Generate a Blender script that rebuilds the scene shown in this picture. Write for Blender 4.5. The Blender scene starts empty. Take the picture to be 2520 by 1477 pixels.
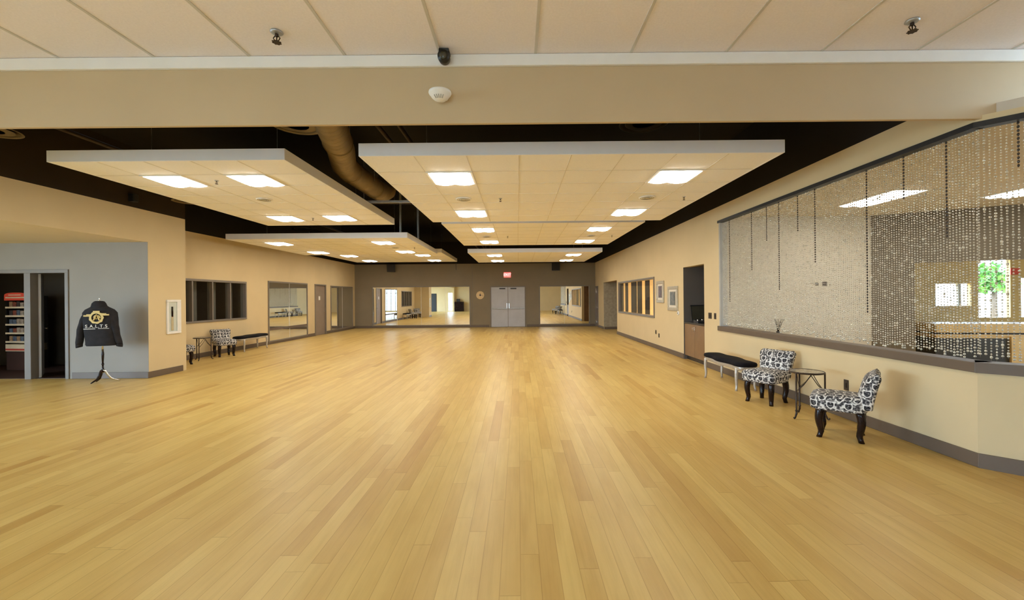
import bpy, bmesh, math, random
from mathutils import Vector, Matrix
random.seed(7)
PI = math.pi
S = bpy.context.scene
COL = S.collection

# ------------------------------------------------------------------ materials
def srgb(r, g, b):
    f = lambda c: (c/255/12.92) if c/255 <= .04045 else ((c/255+.055)/1.055)**2.4
    return (f(r), f(g), f(b), 1)

class NT:
    """tiny helper round a node tree"""
    def __init__(s, name):
        s.m = bpy.data.materials.new(name); s.m.use_nodes = True
        s.t = s.m.node_tree; s.n = s.t.nodes; s.l = s.t.links
        s.p = s.n['Principled BSDF']
    def node(s, typ, **kw):
        n = s.n.new(typ)
        for k, v in kw.items(): setattr(n, k, v)
        return n
    def link(s, a, b): s.l.new(a, b)
    def put(s, v, sock):
        if isinstance(v, bpy.types.NodeSocket): s.l.new(v, sock)
        else: sock.default_value = v
    def math(s, op, a, b=None, c=None):
        n = s.node('ShaderNodeMath', operation=op)
        s.put(a, n.inputs[0])
        if b is not None: s.put(b, n.inputs[1])
        if c is not None: s.put(c, n.inputs[2])
        return n.outputs[0]
    def ramp(s, fac, stops, interp='LINEAR'):
        n = s.node('ShaderNodeValToRGB'); cr = n.color_ramp; cr.interpolation = interp
        while len(cr.elements) > 1: cr.elements.remove(cr.elements[-1])
        cr.elements[0].position = stops[0][0]; cr.elements[0].color = stops[0][1]
        for p, c in stops[1:]:
            e = cr.elements.new(p); e.color = c
        s.put(fac, n.inputs[0]); return n.outputs[0]
    def mix(s, fac, a, b, typ='MIX'):
        n = s.node('ShaderNodeMix', data_type='RGBA', blend_type=typ)
        s.put(fac, n.inputs[0]); s.put(a, n.inputs[6]); s.put(b, n.inputs[7])
        return n.outputs[2]
    def noise(s, vec, scale, detail=2, rough=.5):
        n = s.node('ShaderNodeTexNoise'); n.inputs['Scale'].default_value = scale
        n.inputs['Detail'].default_value = detail; n.inputs['Roughness'].default_value = rough
        if vec is not None: s.l.new(vec, n.inputs['Vector'])
        return n.outputs[0]
    def white(s, vec):
        n = s.node('ShaderNodeTexWhiteNoise', noise_dimensions='3D'); s.l.new(vec, n.inputs[0])
        return n.outputs[0]
    def comb(s, x, y, z):
        n = s.node('ShaderNodeCombineXYZ')
        s.put(x, n.inputs[0]); s.put(y, n.inputs[1]); s.put(z, n.inputs[2]); return n.outputs[0]
    def bump(s, h, strength=.1, dist=.01):
        n = s.node('ShaderNodeBump'); n.inputs['Strength'].default_value = strength
        n.inputs['Distance'].default_value = dist; s.put(h, n.inputs['Height'])
        s.l.new(n.outputs[0], s.p.inputs['Normal'])
    def pos(s):
        return s.node('ShaderNodeNewGeometry').outputs['Position']

def paint(name, col, rough=.6, var=.06, scale=3.0, metallic=0, bump=0, spec=.5, bscale=250):
    t = NT(name); p = t.p
    co = t.node('ShaderNodeTexCoord').outputs['Object']
    nz = t.noise(co, scale, 3)
    dark = tuple(c*(1-var) for c in col[:3]) + (1,)
    lite = tuple(min(1, c*(1+var)) for c in col[:3]) + (1,)
    t.link(t.ramp(nz, [(.3, dark), (.7, lite)]), p.inputs['Base Color'])
    p.inputs['Roughness'].default_value = rough; p.inputs['Metallic'].default_value = metallic
    p.inputs['Specular IOR Level'].default_value = spec
    if bump: t.bump(t.noise(co, bscale, 2), bump, .002)
    return t.m

def emit(name, col, strength):
    t = NT(name); p = t.p
    p.inputs['Base Color'].default_value = (.8, .8, .8, 1)
    p.inputs['Emission Color'].default_value = col; p.inputs['Emission Strength'].default_value = strength
    return t.m

M = {}
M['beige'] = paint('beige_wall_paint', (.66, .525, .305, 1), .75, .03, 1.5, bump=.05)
M['beam'] = paint('darkened_wall_beige', (.56, .43, .265, 1), .75, .03, 1.5, bump=.05)  # wall beige darkened in the colour to offset strong light on the beam
M['grey'] = paint('warm_grey_wall_paint', (.295, .262, .222, 1), .75, .03, 1.5, bump=.05)
M['taupe'] = paint('taupe_wall_paint', (.235, .19, .125, 1), .75, .04, 1.5, bump=.05)
M['black'] = paint('black_ceiling_paint', (.016, .0125, .011, 1), .85, .1, 1, spec=.2)
M['brownblack'] = paint('dark_brown_wall_paint', (.036, .024, .015, 1), .85, .1, 1, spec=.2)
M['base'] = paint('grey_brown_trim_paint', (.135, .097, .067, 1), .5, .05, 4)
M['frame'] = paint('grey_frame_paint', (.2, .17, .14, 1), .5, .05, 4)
M['jamb'] = paint('pale_grey_paint', (.42, .41, .38, 1), .6, .04, 4)
M['tile'] = paint('ceiling_tile', (.88, .865, .85, 1), .9, .02, 40, bump=.25, bscale=120)
M['neartile'] = paint('pink_white_ceiling_tile', (.86, .80, .80, 1), .9, .03, 60, bump=.25, bscale=120)
M['tbar'] = paint('ceiling_grid_metal', (.60, .56, .51, 1), .5, .02, 8)
M['tbar2'] = paint('panel_grid_metal', (.66, .62, .56, 1), .6, .02, 8)
M['fascia'] = paint('aluminium_white_edge', (.84, .84, .87, 1), .45, .03, 2)
M['white'] = paint('white_plastic', (.82, .8, .76, 1), .4, .03, 10)
M['trimwhite'] = paint('white_trim_paint', (.84, .82, .79, 1), .5, .02, 5)
M['door'] = paint('blue_grey_door_paint', (.47, .47, .50, 1), .42, .05, 3)
M['doorbrown'] = paint('grey_brown_door', (.26, .2, .155, 1), .5, .06, 3)
M['blackplastic'] = paint('black_plastic', (.012, .012, .013, 1), .4, .1, 20)
M['darkmetal'] = paint('dark_metal', (.035, .028, .025, 1), .35, .2, 20, metallic=.6)
M['chrome'] = paint('brushed_chrome', (.75, .74, .72, 1), .25, .04, 20, metallic=1)
M['steel'] = paint('galvanised_steel', (.42, .43, .44, 1), .45, .12, 12, metallic=.7)
M['silver'] = paint('silver_painted_wood', (.5, .46, .4, 1), .35, .1, 30, metallic=.45)
M['espresso'] = paint('espresso_lacquered_wood', (.014, .006, .005, 1), .2, .3, 15, spec=.3)
M['velvet'] = paint('black_velvet', (.006, .0055, .008, 1), .85, .3, 60, spec=.2)
M['bronze'] = paint('oil_rubbed_bronze', (.05, .032, .022, 1), .4, .2, 30, metallic=.5)
M['tabletop'] = paint('mottled_glass_tabletop', (.3, .27, .22, 1), .15, .35, 22)
M['duct'] = paint('painted_duct_metal', (.2, .135, .06, 1), .5, .12, 6, metallic=.25)
M['pipe'] = paint('painted_iron_pipe', (.05, .028, .018, 1), .6, .2, 8)
M['diffuser'] = paint('tan_diffuser_metal', (.16, .115, .06, 1), .5, .1, 8, metallic=.2)
M['speaker'] = paint('black_speaker_cloth', (.012, .009, .008, 1), .7, .2, 60)
M['plate'] = paint('dark_bronze_plate', (.05, .035, .025, 1), .4, .1, 30)
M['cabinet'] = paint('brown_laminate', (.235, .135, .065, 1), .45, .08, 5)
M['counter'] = paint('dark_counter', (.03, .025, .022, 1), .3, .2, 12)
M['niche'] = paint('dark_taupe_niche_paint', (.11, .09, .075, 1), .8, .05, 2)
M['champagne'] = paint('champagne_picture_frame', (.5, .43, .3, 1), .35, .1, 12, metallic=.35)
M['mat'] = paint('cream_picture_mat', (.72, .66, .55, 1), .8, .03, 10)
M['redbrown'] = paint('sepia_print', (.12, .06, .04, 1), .3, .7, 14)
M['olive'] = paint('grey_green_print', (.13, .12, .085, 1), .3, .6, 12)
M['screen'] = paint('dark_screen_glass', (.05, .045, .03, 1), .12, .2, 3)
M['hoodie'] = paint('charcoal_cotton', (.026, .024, .026, 1), .95, .15, 12, bump=.3, spec=.2)
M['gold'] = paint('gold_print', (.62, .46, .16, 1), .6, .1, 30)
M['printwhite'] = paint('white_print', (.8, .76, .7, 1), .7, .03, 30)
M['clock'] = paint('pale_wood_clock', (.72, .53, .28, 1), .5, .12, 14)
M['red'] = paint('red_card', (.5, .05, .03, 1), .5, .15, 12)
M['cream'] = paint('cream_card', (.7, .55, .36, 1), .6, .08, 12)
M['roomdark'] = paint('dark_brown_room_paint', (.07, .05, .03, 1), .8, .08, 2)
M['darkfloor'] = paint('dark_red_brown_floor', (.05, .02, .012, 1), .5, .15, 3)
M['panel'] = paint('plum_brown_fabric', (.065, .045, .042, 1), .9, .08, 30, bump=.2)
M['panelgrey'] = paint('grey_fabric', (.15, .135, .115, 1), .9, .08, 30, bump=.2)
M['oak'] = paint('honey_oak', (.6, .38, .13, 1), .4, .1, 6)
M['tan'] = paint('tan_wall_paint', (.5, .35, .16, 1), .75, .05, 2)
M['lobby'] = paint('greige_wall_paint', (.53, .475, .37, 1), .75, .03, 2)
M['lobbydark'] = paint('olive_brown_wall_paint', (.135, .11, .075, 1), .75, .05, 2)
M['lobbyceil'] = paint('warm_white_ceiling_paint', (.62, .55, .45, 1), .85, .03, 2)
M['leaf'] = paint('green_leaves', (.1, .24, .04, 1), .7, .5, 5)
M['bark'] = paint('tree_bark', (.1, .07, .05, 1), .9, .3, 10)
M['concrete'] = paint('pale_concrete', (.55, .54, .5, 1), .9, .1, 2)
M['carwhite'] = paint('white_car_paint', (.75, .78, .82, 1), .25, .03, 2)
M['straw'] = paint('yellow_straw', (.4, .3, .06, 1), .9, .2, 40)
M['redfabric'] = paint('dark_red_paint', (.28, .05, .045, 1), .7, .1, 5)
M['lens'] = emit('glowing_diffuser', (1.0, .95, .84, 1), 20.5)
M['lobbylens'] = emit('glowing_lobby_diffuser', (1.0, .95, .86, 1), 14)
M['exitred'] = emit('exit_sign_red', (1, .03, .06, 1), .75)
M['exitpink'] = emit('exit_sign_letters', (1, .5, .5, 1), 1.5)
M['rackglow'] = emit('red_header_added_glow', (1, .11, .03, 1), .10); M['rackglow'].node_tree.nodes['Principled BSDF'].inputs['Base Color'].default_value = (.5, .05, .03, 1)
M['lampglow'] = emit('lamp_bulb', (1, .75, .42, 1), 30)

def mirror_mat():
    t = NT('mirror_glass'); p = t.p
    p.inputs['Metallic'].default_value = 1; p.inputs['Roughness'].default_value = .0
    nz = t.noise(t.node('ShaderNodeTexCoord').outputs['Object'], 1.0, 1)
    t.link(t.ramp(nz, [(0, (.86, .88, .86, 1)), (1, (.9, .91, .89, 1))]), p.inputs['Base Color'])
    return t.m
M['mirror'] = mirror_mat()

def glass_mat():
    t = NT('window_glass'); out = t.n['Material Output']
    tr = t.node('ShaderNodeBsdfTransparent'); tr.inputs[0].default_value = (.93, .95, .94, 1)
    gl = t.node('ShaderNodeBsdfGlossy'); gl.inputs['Roughness'].default_value = .02
    fr = t.node('ShaderNodeFresnel'); fr.inputs[0].default_value = 1.22
    mx = t.node('ShaderNodeMixShader')
    gb = t.node('ShaderNodeNewGeometry').outputs['Backfacing']
    t.link(t.math('MULTIPLY', fr.outputs[0], t.math('SUBTRACT', 1.0, gb)), mx.inputs[0]); t.link(tr.outputs[0], mx.inputs[1]); t.link(gl.outputs[0], mx.inputs[2])
    t.link(mx.outputs[0], out.inputs[0]); return t.m
M['glass'] = glass_mat()

def bead_mat(name, col, rough):
    t = NT(name); p = t.p
    nz = t.node('ShaderNodeTexWhiteNoise', noise_dimensions='3D')
    q = t.node('ShaderNodeVectorMath', operation='SNAP'); q.inputs[1].default_value = (.05, .05, .027)
    t.link(t.pos(), q.inputs[0]); t.link(q.outputs[0], nz.inputs[0])
    a = tuple(c*.72 for c in col[:3]) + (1,)
    t.link(t.ramp(nz.outputs[0], [(0, a), (1, col)]), p.inputs['Base Color'])
    p.inputs['Roughness'].default_value = rough; p.inputs['Metallic'].default_value = .35
    p.inputs['Specular IOR Level'].default_value = .8
    return t.m
M['bead'] = bead_mat('pale_crystal_beads', (.72, .665, .53, 1), .12)
M['beaddark'] = bead_mat('dark_glass_beads', (.06, .045, .035, 1), .15)

def floor_mat():
    t = NT('maple_plank_floor'); p = t.p
    sx = t.node('ShaderNodeSeparateXYZ'); t.link(t.pos(), sx.inputs[0])
    x, y = sx.outputs[0], sx.outputs[1]
    rx = t.math('DIVIDE', x, .114); row = t.math('FLOOR', rx); fx = t.math('FRACT', rx)
    r1 = t.white(t.comb(row, 3.1, 0.0)); r2 = t.white(t.comb(row, 9.7, 2.0))
    ln = t.math('MULTIPLY_ADD', r2, 1.3, 1.2)
    uy = t.math('ADD', t.math('DIVIDE', y, ln), t.math('MULTIPLY', r1, 37.0))
    colm = t.math('FLOOR', uy); fy = t.math('FRACT', uy)
    idv = t.comb(row, colm, 1.0); pid = t.white(idv)
    basec = t.ramp(pid, [(0, (.53, .325, .092, 1)), (.05, (.57, .37, .112, 1)), (.15, (.62, .42, .132, 1)), (.35, (.635, .438, .143, 1)),
                         (.7, (.66, .467, .155, 1)), (1, (.69, .50, .172, 1))])
    # grain, different on each board
    off = t.math('MULTIPLY', pid, 50.0)
    gv = t.comb(t.math('MULTIPLY', x, 38.0), t.math('MULTIPLY', y, 1.6), off)
    g = t.noise(gv, 1.0, 4, .6)
    gr = t.ramp(g, [(.25, (.91, .89, .85, 1)), (.55, (1, 1, 1, 1)), (.85, (1.03, 1.02, 1.02, 1))])
    c = t.mix(1.0, basec, gr, 'MULTIPLY')
    # soft mineral blotches in the maple
    bl = t.noise(t.comb(t.math('MULTIPLY', x, 6.0), t.math('MULTIPLY', y, 1.2), off), 1.0, 3, .6)
    c = t.mix(1.0, c, t.ramp(bl, [(.3, (.90, .855, .78, 1)), (.6, (1, 1, 1, 1))]), 'MULTIPLY')
    # knots
    kn = t.noise(t.comb(t.math('MULTIPLY', x, 9.0), t.math('MULTIPLY', y, 5.0), off), 1.0, 2, .5)
    c = t.mix(t.ramp(kn, [(.76, (0, 0, 0, 1)), (.86, (.55, .55, .55, 1))]), c, (.2, .1, .035, 1))
    # seams
    ex = t.math('MINIMUM', fx, t.math('SUBTRACT', 1.0, fx))
    ey = t.math('MULTIPLY', t.math('MINIMUM', fy, t.math('SUBTRACT', 1.0, fy)), 12.0)
    e = t.math('MINIMUM', ex, ey)
    seam = t.ramp(e, [(0, (.72, .66, .58, 1)), (.018, (.9, .88, .85, 1)), (.03, (1, 1, 1, 1))])
    c = t.mix(1.0, c, seam, 'MULTIPLY')
    t.link(c, p.inputs['Base Color'])
    t.link(t.math('MULTIPLY_ADD', g, .08, .32), p.inputs['Roughness'])
    p.inputs['Specular IOR Level'].default_value = .24
    t.bump(t.math('MULTIPLY_ADD', pid, .5, e), .012, .004)
    return t.m
M['floor'] = floor_mat()

def damask_mat():
    t = NT('black_white_damask_fabric'); p = t.p
    uv = t.node('ShaderNodeUVMap'); sx = t.node('ShaderNodeSeparateXYZ'); t.link(uv.outputs[0], sx.inputs[0])
    u, v = sx.outputs[0], sx.outputs[1]
    per = .155
    a = t.math('MULTIPLY', u, 2*PI/per); b = t.math('MULTIPLY', v, 2*PI/per)
    # pull the motifs into a pointed teardrop
    b2 = t.math('ADD', b, t.math('MULTIPLY', t.math('COSINE', t.math('MULTIPLY', a, 2.0)), .25))
    g = t.math('MULTIPLY', t.math('COSINE', a), t.math('COSINE', b2))
    det = t.noise(uv.outputs[0], 60, 3, .6)
    vor = t.node('ShaderNodeTexVoronoi'); vor.inputs['Scale'].default_value = 38; t.link(uv.outputs[0], vor.inputs['Vector'])
    g2 = t.math('ADD', g, t.math('MULTIPLY', t.math('SUBTRACT', det, .5), .38))
    W = (.80, .78, .74, 1); K = (.012, .011, .013, 1); G = (.05, .047, .05, 1)
    G2 = (.11, .105, .11, 1)
    lace = t.ramp(t.math('ADD', vor.outputs[0], t.math('MULTIPLY', t.math('SUBTRACT', det, .5), .9)), [(.25, (.03, .028, .03, 1)), (.42, G2), (.62, (.22, .21, .2, 1)), (.78, W)])
    core = t.ramp(det, [(.42, K), (.60, G2), (.72, W)])
    c = t.mix(t.ramp(g2, [(.04, (0, 0, 0, 1)), (.10, (1, 1, 1, 1))]), lace, W)
    c = t.mix(t.ramp(g2, [(.38, (0, 0, 0, 1)), (.44, (1, 1, 1, 1))]), c, core)
    t.link(c, p.inputs['Base Color']); p.inputs['Roughness'].default_value = .85
    p.inputs['Specular IOR Level'].default_value = .2
    return t.m
M['damask'] = damask_mat()

def spiral_mat():
    t = NT('spiral_duct_paint'); p = t.p
    co = t.node('ShaderNodeTexCoord').outputs['Object']
    t.link(t.ramp(t.noise(co, 5, 3), [(.3, (.17, .115, .05, 1)), (.7, (.25, .175, .085, 1))]), p.inputs['Base Color'])
    w = t.node('ShaderNodeTexWave', bands_direction='Y'); w.inputs['Scale'].default_value = 2.6
    t.link(co, w.inputs['Vector'])
    t.bump(t.ramp(w.outputs[1], [(.85, (0, 0, 0, 1)), (1, (1, 1, 1, 1))]), .5, .01)
    p.inputs['Roughness'].default_value = .45; p.inputs['Metallic'].default_value = .2
    return t.m
M['spiral'] = spiral_mat()

# ------------------------------------------------------------------ mesh builder
class MB:
    def __init__(s): s.v = []; s.f = []; s.mi = []; s.cur = 0
    def add(s, vs, fs):
        o = len(s.v); s.v += [tuple(p) for p in vs]
        for f in fs: s.f.append(tuple(i+o for i in f)); s.mi.append(s.cur)
        return s
    def mat(s, i): s.cur = i; return s
    def box(s, x0, x1, y0, y1, z0, z1):
        vs = [(x, y, z) for z in (z0, z1) for y in (y0, y1) for x in (x0, x1)]
        return s.add(vs, [(0, 2, 3, 1), (4, 5, 7, 6), (0, 1, 5, 4), (2, 6, 7, 3), (0, 4, 6, 2), (1, 3, 7, 5)])
    def rings(s, rings, cap=True):
        n = len(rings[0]); vs = [p for r in rings for p in r]; fs = []
        for k in range(len(rings)-1):
            for i in range(n):
                j = (i+1) % n
                fs.append((k*n+i, k*n+j, (k+1)*n+j, (k+1)*n+i))
        if cap:
            fs.append(tuple(range(n-1, -1, -1))); fs.append(tuple((len(rings)-1)*n+i for i in range(n)))
        return s.add(vs, fs)
    def tube(s, pts, r, seg=8, cap=True):
        pts = [Vector(p) for p in pts]; rr = r if isinstance(r, (list, tuple)) else [r]*len(pts)
        rg = []; up = None
        for k, p in enumerate(pts):
            d = (pts[min(k+1, len(pts)-1)]-pts[max(k-1, 0)]).normalized()
            if up is None:
                up = Vector((0, 0, 1)) if abs(d.z) < .9 else Vector((1, 0, 0))
            a = d.cross(up).normalized(); b = a.cross(d).normalized(); up = b
            rg.append([p + (a*math.cos(2*PI*i/seg)+b*math.sin(2*PI*i/seg))*rr[k] for i in range(seg)])
        return s.rings(rg, cap)
    def column(s, prof, seg=12, ctr=(0, 0), cap=True):
        """profile of (radius, z) turned round a vertical axis"""
        return s.rings([[(ctr[0]+r*math.cos(2*PI*i/seg), ctr[1]+r*math.sin(2*PI*i/seg), z) for i in range(seg)] for r, z in prof], cap)
    def prism(s, outline, z0, z1):
        return s.rings([[(x, y, z0) for x, y in outline], [(x, y, z1) for x, y in outline]])
    def build(s, name, mats, parent=None, smooth=False, loc=None, bevel=0, weld=False, uvbox=False, bseg=2, subsurf=0):
        me = bpy.data.meshes.new(name); me.from_pydata(s.v, [], s.f)
        if not isinstance(mats, (list, tuple)): mats = [mats]
        for m in mats: me.materials.append(m)
        for p, i in zip(me.polygons, s.mi): p.material_index = i; p.use_smooth = smooth
        bm = bmesh.new(); bm.from_mesh(me)
        if weld: bmesh.ops.remove_doubles(bm, verts=bm.verts, dist=1e-4)
        bmesh.ops.recalc_face_normals(bm, faces=bm.faces)
        bm.to_mesh(me); bm.free()
        if uvbox:
            uvl = me.uv_layers.new(name='UVMap')
            for p in me.polygons:
                n = p.normal; ax = max(range(3), key=lambda k: abs(n[k]))
                for li in p.loop_indices:
                    c = me.vertices[me.loops[li].vertex_index].co
                    uvl.data[li].uv = (c.y, c.z) if ax == 0 else (c.x, c.z) if ax == 1 else (c.x, c.y*1.0)
        o = bpy.data.objects.new(name, me); COL.objects.link(o)
        if parent is not None: o.parent = parent
        if loc is not None: o.location = loc
        if bevel:
            b = o.modifiers.new('Bevel', 'BEVEL'); b.width = bevel; b.segments = bseg; b.limit_method = 'ANGLE'
        if subsurf:
            b = o.modifiers.new('Subdivision', 'SUBSURF'); b.levels = subsurf; b.render_levels = subsurf
        return o

def tag(o, label=None, cat=None, group=None, kind=None):
    if label: o['label'] = label
    if cat: o['category'] = cat
    if group: o['group'] = group
    if kind: o['kind'] = kind
    return o
def thing(name, label, cat, loc=(0, 0, 0), rz=0, group=None):
    o = bpy.data.objects.new(name, None); COL.objects.link(o); o.empty_display_size = .1
    o.location = loc; o.rotation_euler = (0, 0, rz)
    return tag(o, label, cat, group)
def struct(o, label=None, cat=None): return tag(o, label, cat, None, 'structure')
def copy_tree(o, parent=None):
    c = o.copy(); COL.objects.link(c)
    if parent is not None: c.parent = parent
    for ch in list(o.children): copy_tree(ch, c)
    return c

def wall(name, axis, c0, c1, u0, u1, z0, z1, holes, mats, matf=None, zcuts=()):
    """solid wall: thickness c0..c1 across `axis`, length u0..u1, holes = (ua, ub, za, zb)"""
    us = sorted({u0, u1, *[h[0] for h in holes], *[h[1] for h in holes]})
    zs = sorted({z0, z1, *zcuts, *[h[2] for h in holes], *[h[3] for h in holes]})
    us = [u for u in us if u0 <= u <= u1]; zs = [z for z in zs if z0 <= z <= z1]
    b = MB()
    solid = lambda i, j: (0 <= i < len(us)-1 and 0 <= j < len(zs)-1 and
        not any(h[0] <= (us[i]+us[i+1])/2 <= h[1] and h[2] <= (zs[j]+zs[j+1])/2 <= h[3] for h in holes))
    P = (lambda c, u, z: (c, u, z)) if axis == 'x' else (lambda c, u, z: (u, c, z))
    for i in range(len(us)-1):
        for j in range(len(zs)-1):
            if not solid(i, j): continue
            ua, ub, za, zb = us[i], us[i+1], zs[j], zs[j+1]
            b.mat(matf((ua+ub)/2, (za+zb)/2) if matf else 0)
            for c in (c0, c1): b.add([P(c, ua, za), P(c, ub, za), P(c, ub, zb), P(c, ua, zb)], [(0, 1, 2, 3)])
            if not solid(i-1, j): b.add([P(c0, ua, za), P(c1, ua, za), P(c1, ua, zb), P(c0, ua, zb)], [(0, 1, 2, 3)])
            if not solid(i+1, j): b.add([P(c0, ub, za), P(c1, ub, za), P(c1, ub, zb), P(c0, ub, zb)], [(0, 1, 2, 3)])
            if not solid(i, j-1): b.add([P(c0, ua, za), P(c1, ua, za), P(c1, ub, za), P(c0, ub, za)], [(0, 1, 2, 3)])
            if not solid(i, j+1): b.add([P(c0, ua, zb), P(c1, ua, zb), P(c1, ub, zb), P(c0, ub, zb)], [(0, 1, 2, 3)])
    return struct(b.build(name, mats, weld=True))

# ------------------------------------------------------------------ camera  (x right, y into the room, z up)
EYE = 1.58
cam = bpy.data.cameras.new('camera'); co = bpy.data.objects.new('camera', cam); COL.objects.link(co)
cam.sensor_width = 36; cam.lens = 15.0; cam.sensor_fit = 'HORIZONTAL'; cam.clip_start = .05; cam.clip_end = 300
cam.shift_x = -15/2520; cam.shift_y = -5.9/2520
co.matrix_world = Matrix.Translation((0, 0, EYE)) @ Matrix.Rotation(PI/2, 4, 'X') @ Matrix.Rotation(-.009, 4, 'Z')
S.camera = co

# ------------------------------------------------------------------ shell
XR, XL, XA, YB = 4.17, -8.80, -7.57, 23.0      # right wall, left wall, nearer left wall, end wall
YG = 8.73                                       # grey wall of the recess
TOP = 3.43                                      # where the pale paint stops
DECK = 4.62
YBEAM, ZBEAM, ZCEIL = 3.85, 3.157, 3.765
YREAR = -5.0

struct(MB().box(-13.2, 16.2, YREAR-.2, YB+.3, -.12, 0).build('floor', M['floor']), 'pale maple plank floor running the length of the hall', 'floor')
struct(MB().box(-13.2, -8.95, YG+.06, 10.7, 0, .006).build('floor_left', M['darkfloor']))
struct(MB().box(-13.2, 6.2, YBEAM-.15, YB+.3, DECK, DECK+.15).build('ceiling', M['black']), 'black painted ceiling deck', 'ceiling')
# near ceiling: lay-in tiles and their grid
nb = MB().box(XA-.12, 5.95, YREAR, YBEAM, ZCEIL+.004, ZCEIL+.1)
nb.mat(1)
x = .176-.855*10
while x < 5.9:
    if x > XA: nb.box(x-.012, x+.012, YREAR, YBEAM, ZCEIL-.002, ZCEIL+.01)
    x += .855
y = YBEAM-.855
while y > YREAR:
    nb.box(XA, 5.9, y-.012, y+.012, ZCEIL-.002, ZCEIL+.01); y -= .855
struct(nb.build('ceiling_near', [M['neartile'], M['tbar']]), 'white square-tiled ceiling above the front area', 'ceiling')
struct(MB().box(-13.2, XA-.12, YREAR, YG, 2.786, 2.9).build('ceiling_left', M['beige']))
# beam between the two ceilings and its white edge strip
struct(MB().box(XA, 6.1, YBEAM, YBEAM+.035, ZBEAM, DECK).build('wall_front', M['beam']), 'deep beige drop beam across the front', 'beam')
struct(MB().box(XA, 6.0, YBEAM-.03, YBEAM, 3.662, ZCEIL).build('trim_1', M['trimwhite'], bevel=.004), 'white strip along the top of the beam', 'trim')

two = lambda u, z: 1 if z > TOP else 0
WIN_R = (13.03, 17.66, .92, 2.18); NICHE = (9.56, 10.76, 0, 2.30); ALC = (18.0, 20.8, 0, 2.28); CURT = (3.9, 8.85, .95, 3.125)
DOOR_R = (22.15, 22.95, 0, 2.15)
wall('wall_right', 'x', XR, XR+.15, 3.88, YB, 0, DECK, [WIN_R, NICHE, ALC, (3.88, 8.85, .95, 3.125), DOOR_R], [M['beige'], M['black']], two, (TOP,))
WIN_L = (10.75, 13.80, .966, 2.17); DOOR_L = (18.5, 19.5, 0, 2.2)
wall('wall_left', 'x', XL-.15, XL, 9.72, YB, 0, DECK, [WIN_L, DOOR_L], [M['beige'], M['black']], two, (TOP,))
wall('wall_left_near', 'x', XA-.12, XA, YREAR, 9.6, 0, DECK, [(YREAR+.4, YG+.004, 0, 2.786)], [M['beige'], M['brownblack']], two, (TOP,))
wall('wall_left_end', 'y', 9.6, 9.72, XL-.15, XA, 0, DECK, [], [M['beige'], M['brownblack']], two, (TOP,))
DOOR_B = (-1.51, .416, 0, 2.215)
wall('wall_back', 'y', YB, YB+.15, XL-.15, XR+.15, 0, DECK, [DOOR_B], [M['taupe'], M['black']], two, (TOP,))
wall('wall_grey', 'y', YG, YG+.12, -13.2, XA-.001, 0, 3.3, [(-12.3, -9.2, 0, 2.18)], [M['grey']])
# angled wall beyond the bend of the right wall
ANG = thing  # (alias unused)
def angled(a, b, z0, z1, th, m, name):
    (x0, y0), (x1, y1) = a, b; n = Vector((y1-y0, -(x1-x0), 0)).normalized()*-th
    mb = MB().rings([[(x0, y0, z0), (x1, y1, z0), (x1+n.x, y1+n.y, z0), (x0+n.x, y0+n.y, z0)],
                     [(x0, y0, z1), (x1, y1, z1), (x1+n.x, y1+n.y, z1), (x0+n.x, y0+n.y, z1)]])
    return mb.build(name, m)
A0, A1 = (XR, 3.88), (5.80, 2.25)
struct(angled(A0, A1, 0, .95, .15, M['beige'], 'wall_angle_low'))
struct(angled(A0, A1, 3.125, 3.19, .15, M['beige'], 'wall_angle_high'))
struct(MB().box(5.80, 5.95, YREAR, 2.25, 0, ZCEIL).build('wall_right_near', M['beige']))
# rear wall with the shop-front glazing (seen in the mirrors)
SF = (-3.45, -.25, .12, 2.7)
wall('wall_rear', 'y', YREAR-.15, YREAR, -13.2, 5.95, 0, ZCEIL, [SF, (-8.35, -7.85, .1, 2.2)], [M['beige']])
LF = (-4.3, 5.2, .12, 2.6)
wall('wall_recess', 'x', -13.35, -13.2, YREAR, YG, 0, 3.0, [LF], [M['beige']])
wy = MB()
for k in range(8):
    yy = LF[0]+(LF[1]-LF[0])*k/7; wy.box(-13.32, -13.22, yy-.03, yy+.03, LF[2], LF[3])
wy.box(-13.32, -13.22, LF[0], LF[1], LF[2]-.04, LF[2]+.04); wy.box(-13.32, -13.22, LF[0], LF[1], LF[3]-.05, LF[3])
struct(wy.build('window_5', M['frame']))
wx = MB()
for k in range(7):
    xx = SF[0]+(SF[1]-SF[0])*k/6
    wx.box(xx-.03, xx+.03, YREAR-.12, YREAR-.02, SF[2], SF[3])
wx.box(SF[0], SF[1], YREAR-.12, YREAR-.02, SF[2]-.04, SF[2]+.04); wx.box(SF[0], SF[1], YREAR-.12, YREAR-.02, 2.2, 2.27); wx.box(SF[0], SF[1], YREAR-.12, YREAR-.02, SF[3]-.05, SF[3])
wf = struct(wx.build('window_3', M['frame']), 'wide shop-front window behind, seen in the mirrors', 'window')
for k in range(6):
    xa = SF[0]+(SF[1]-SF[0])*k/6; xb = xa+(SF[1]-SF[0])/6
    MB().box(xa+.03, xb-.03, YREAR-.075, YREAR-.067, SF[2], SF[3]).build('pane', M['glass'], wf)
struct(MB().box(-8.35, -7.85, YREAR-.09, YREAR-.08, .1, 2.2).build('window_4', M['glass']))
struct(MB().box(-11.0, -9.75, YREAR, YREAR+.04, 0, 2.15).build('door_4', M['blackplastic'], bevel=.005), 'dark door in the wall behind, seen in the end mirror', 'door')
struct(MB().box(-1.15, -.85, YREAR, YREAR+.2, 0, 2.95).build('trim_9', M['redfabric']))

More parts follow.
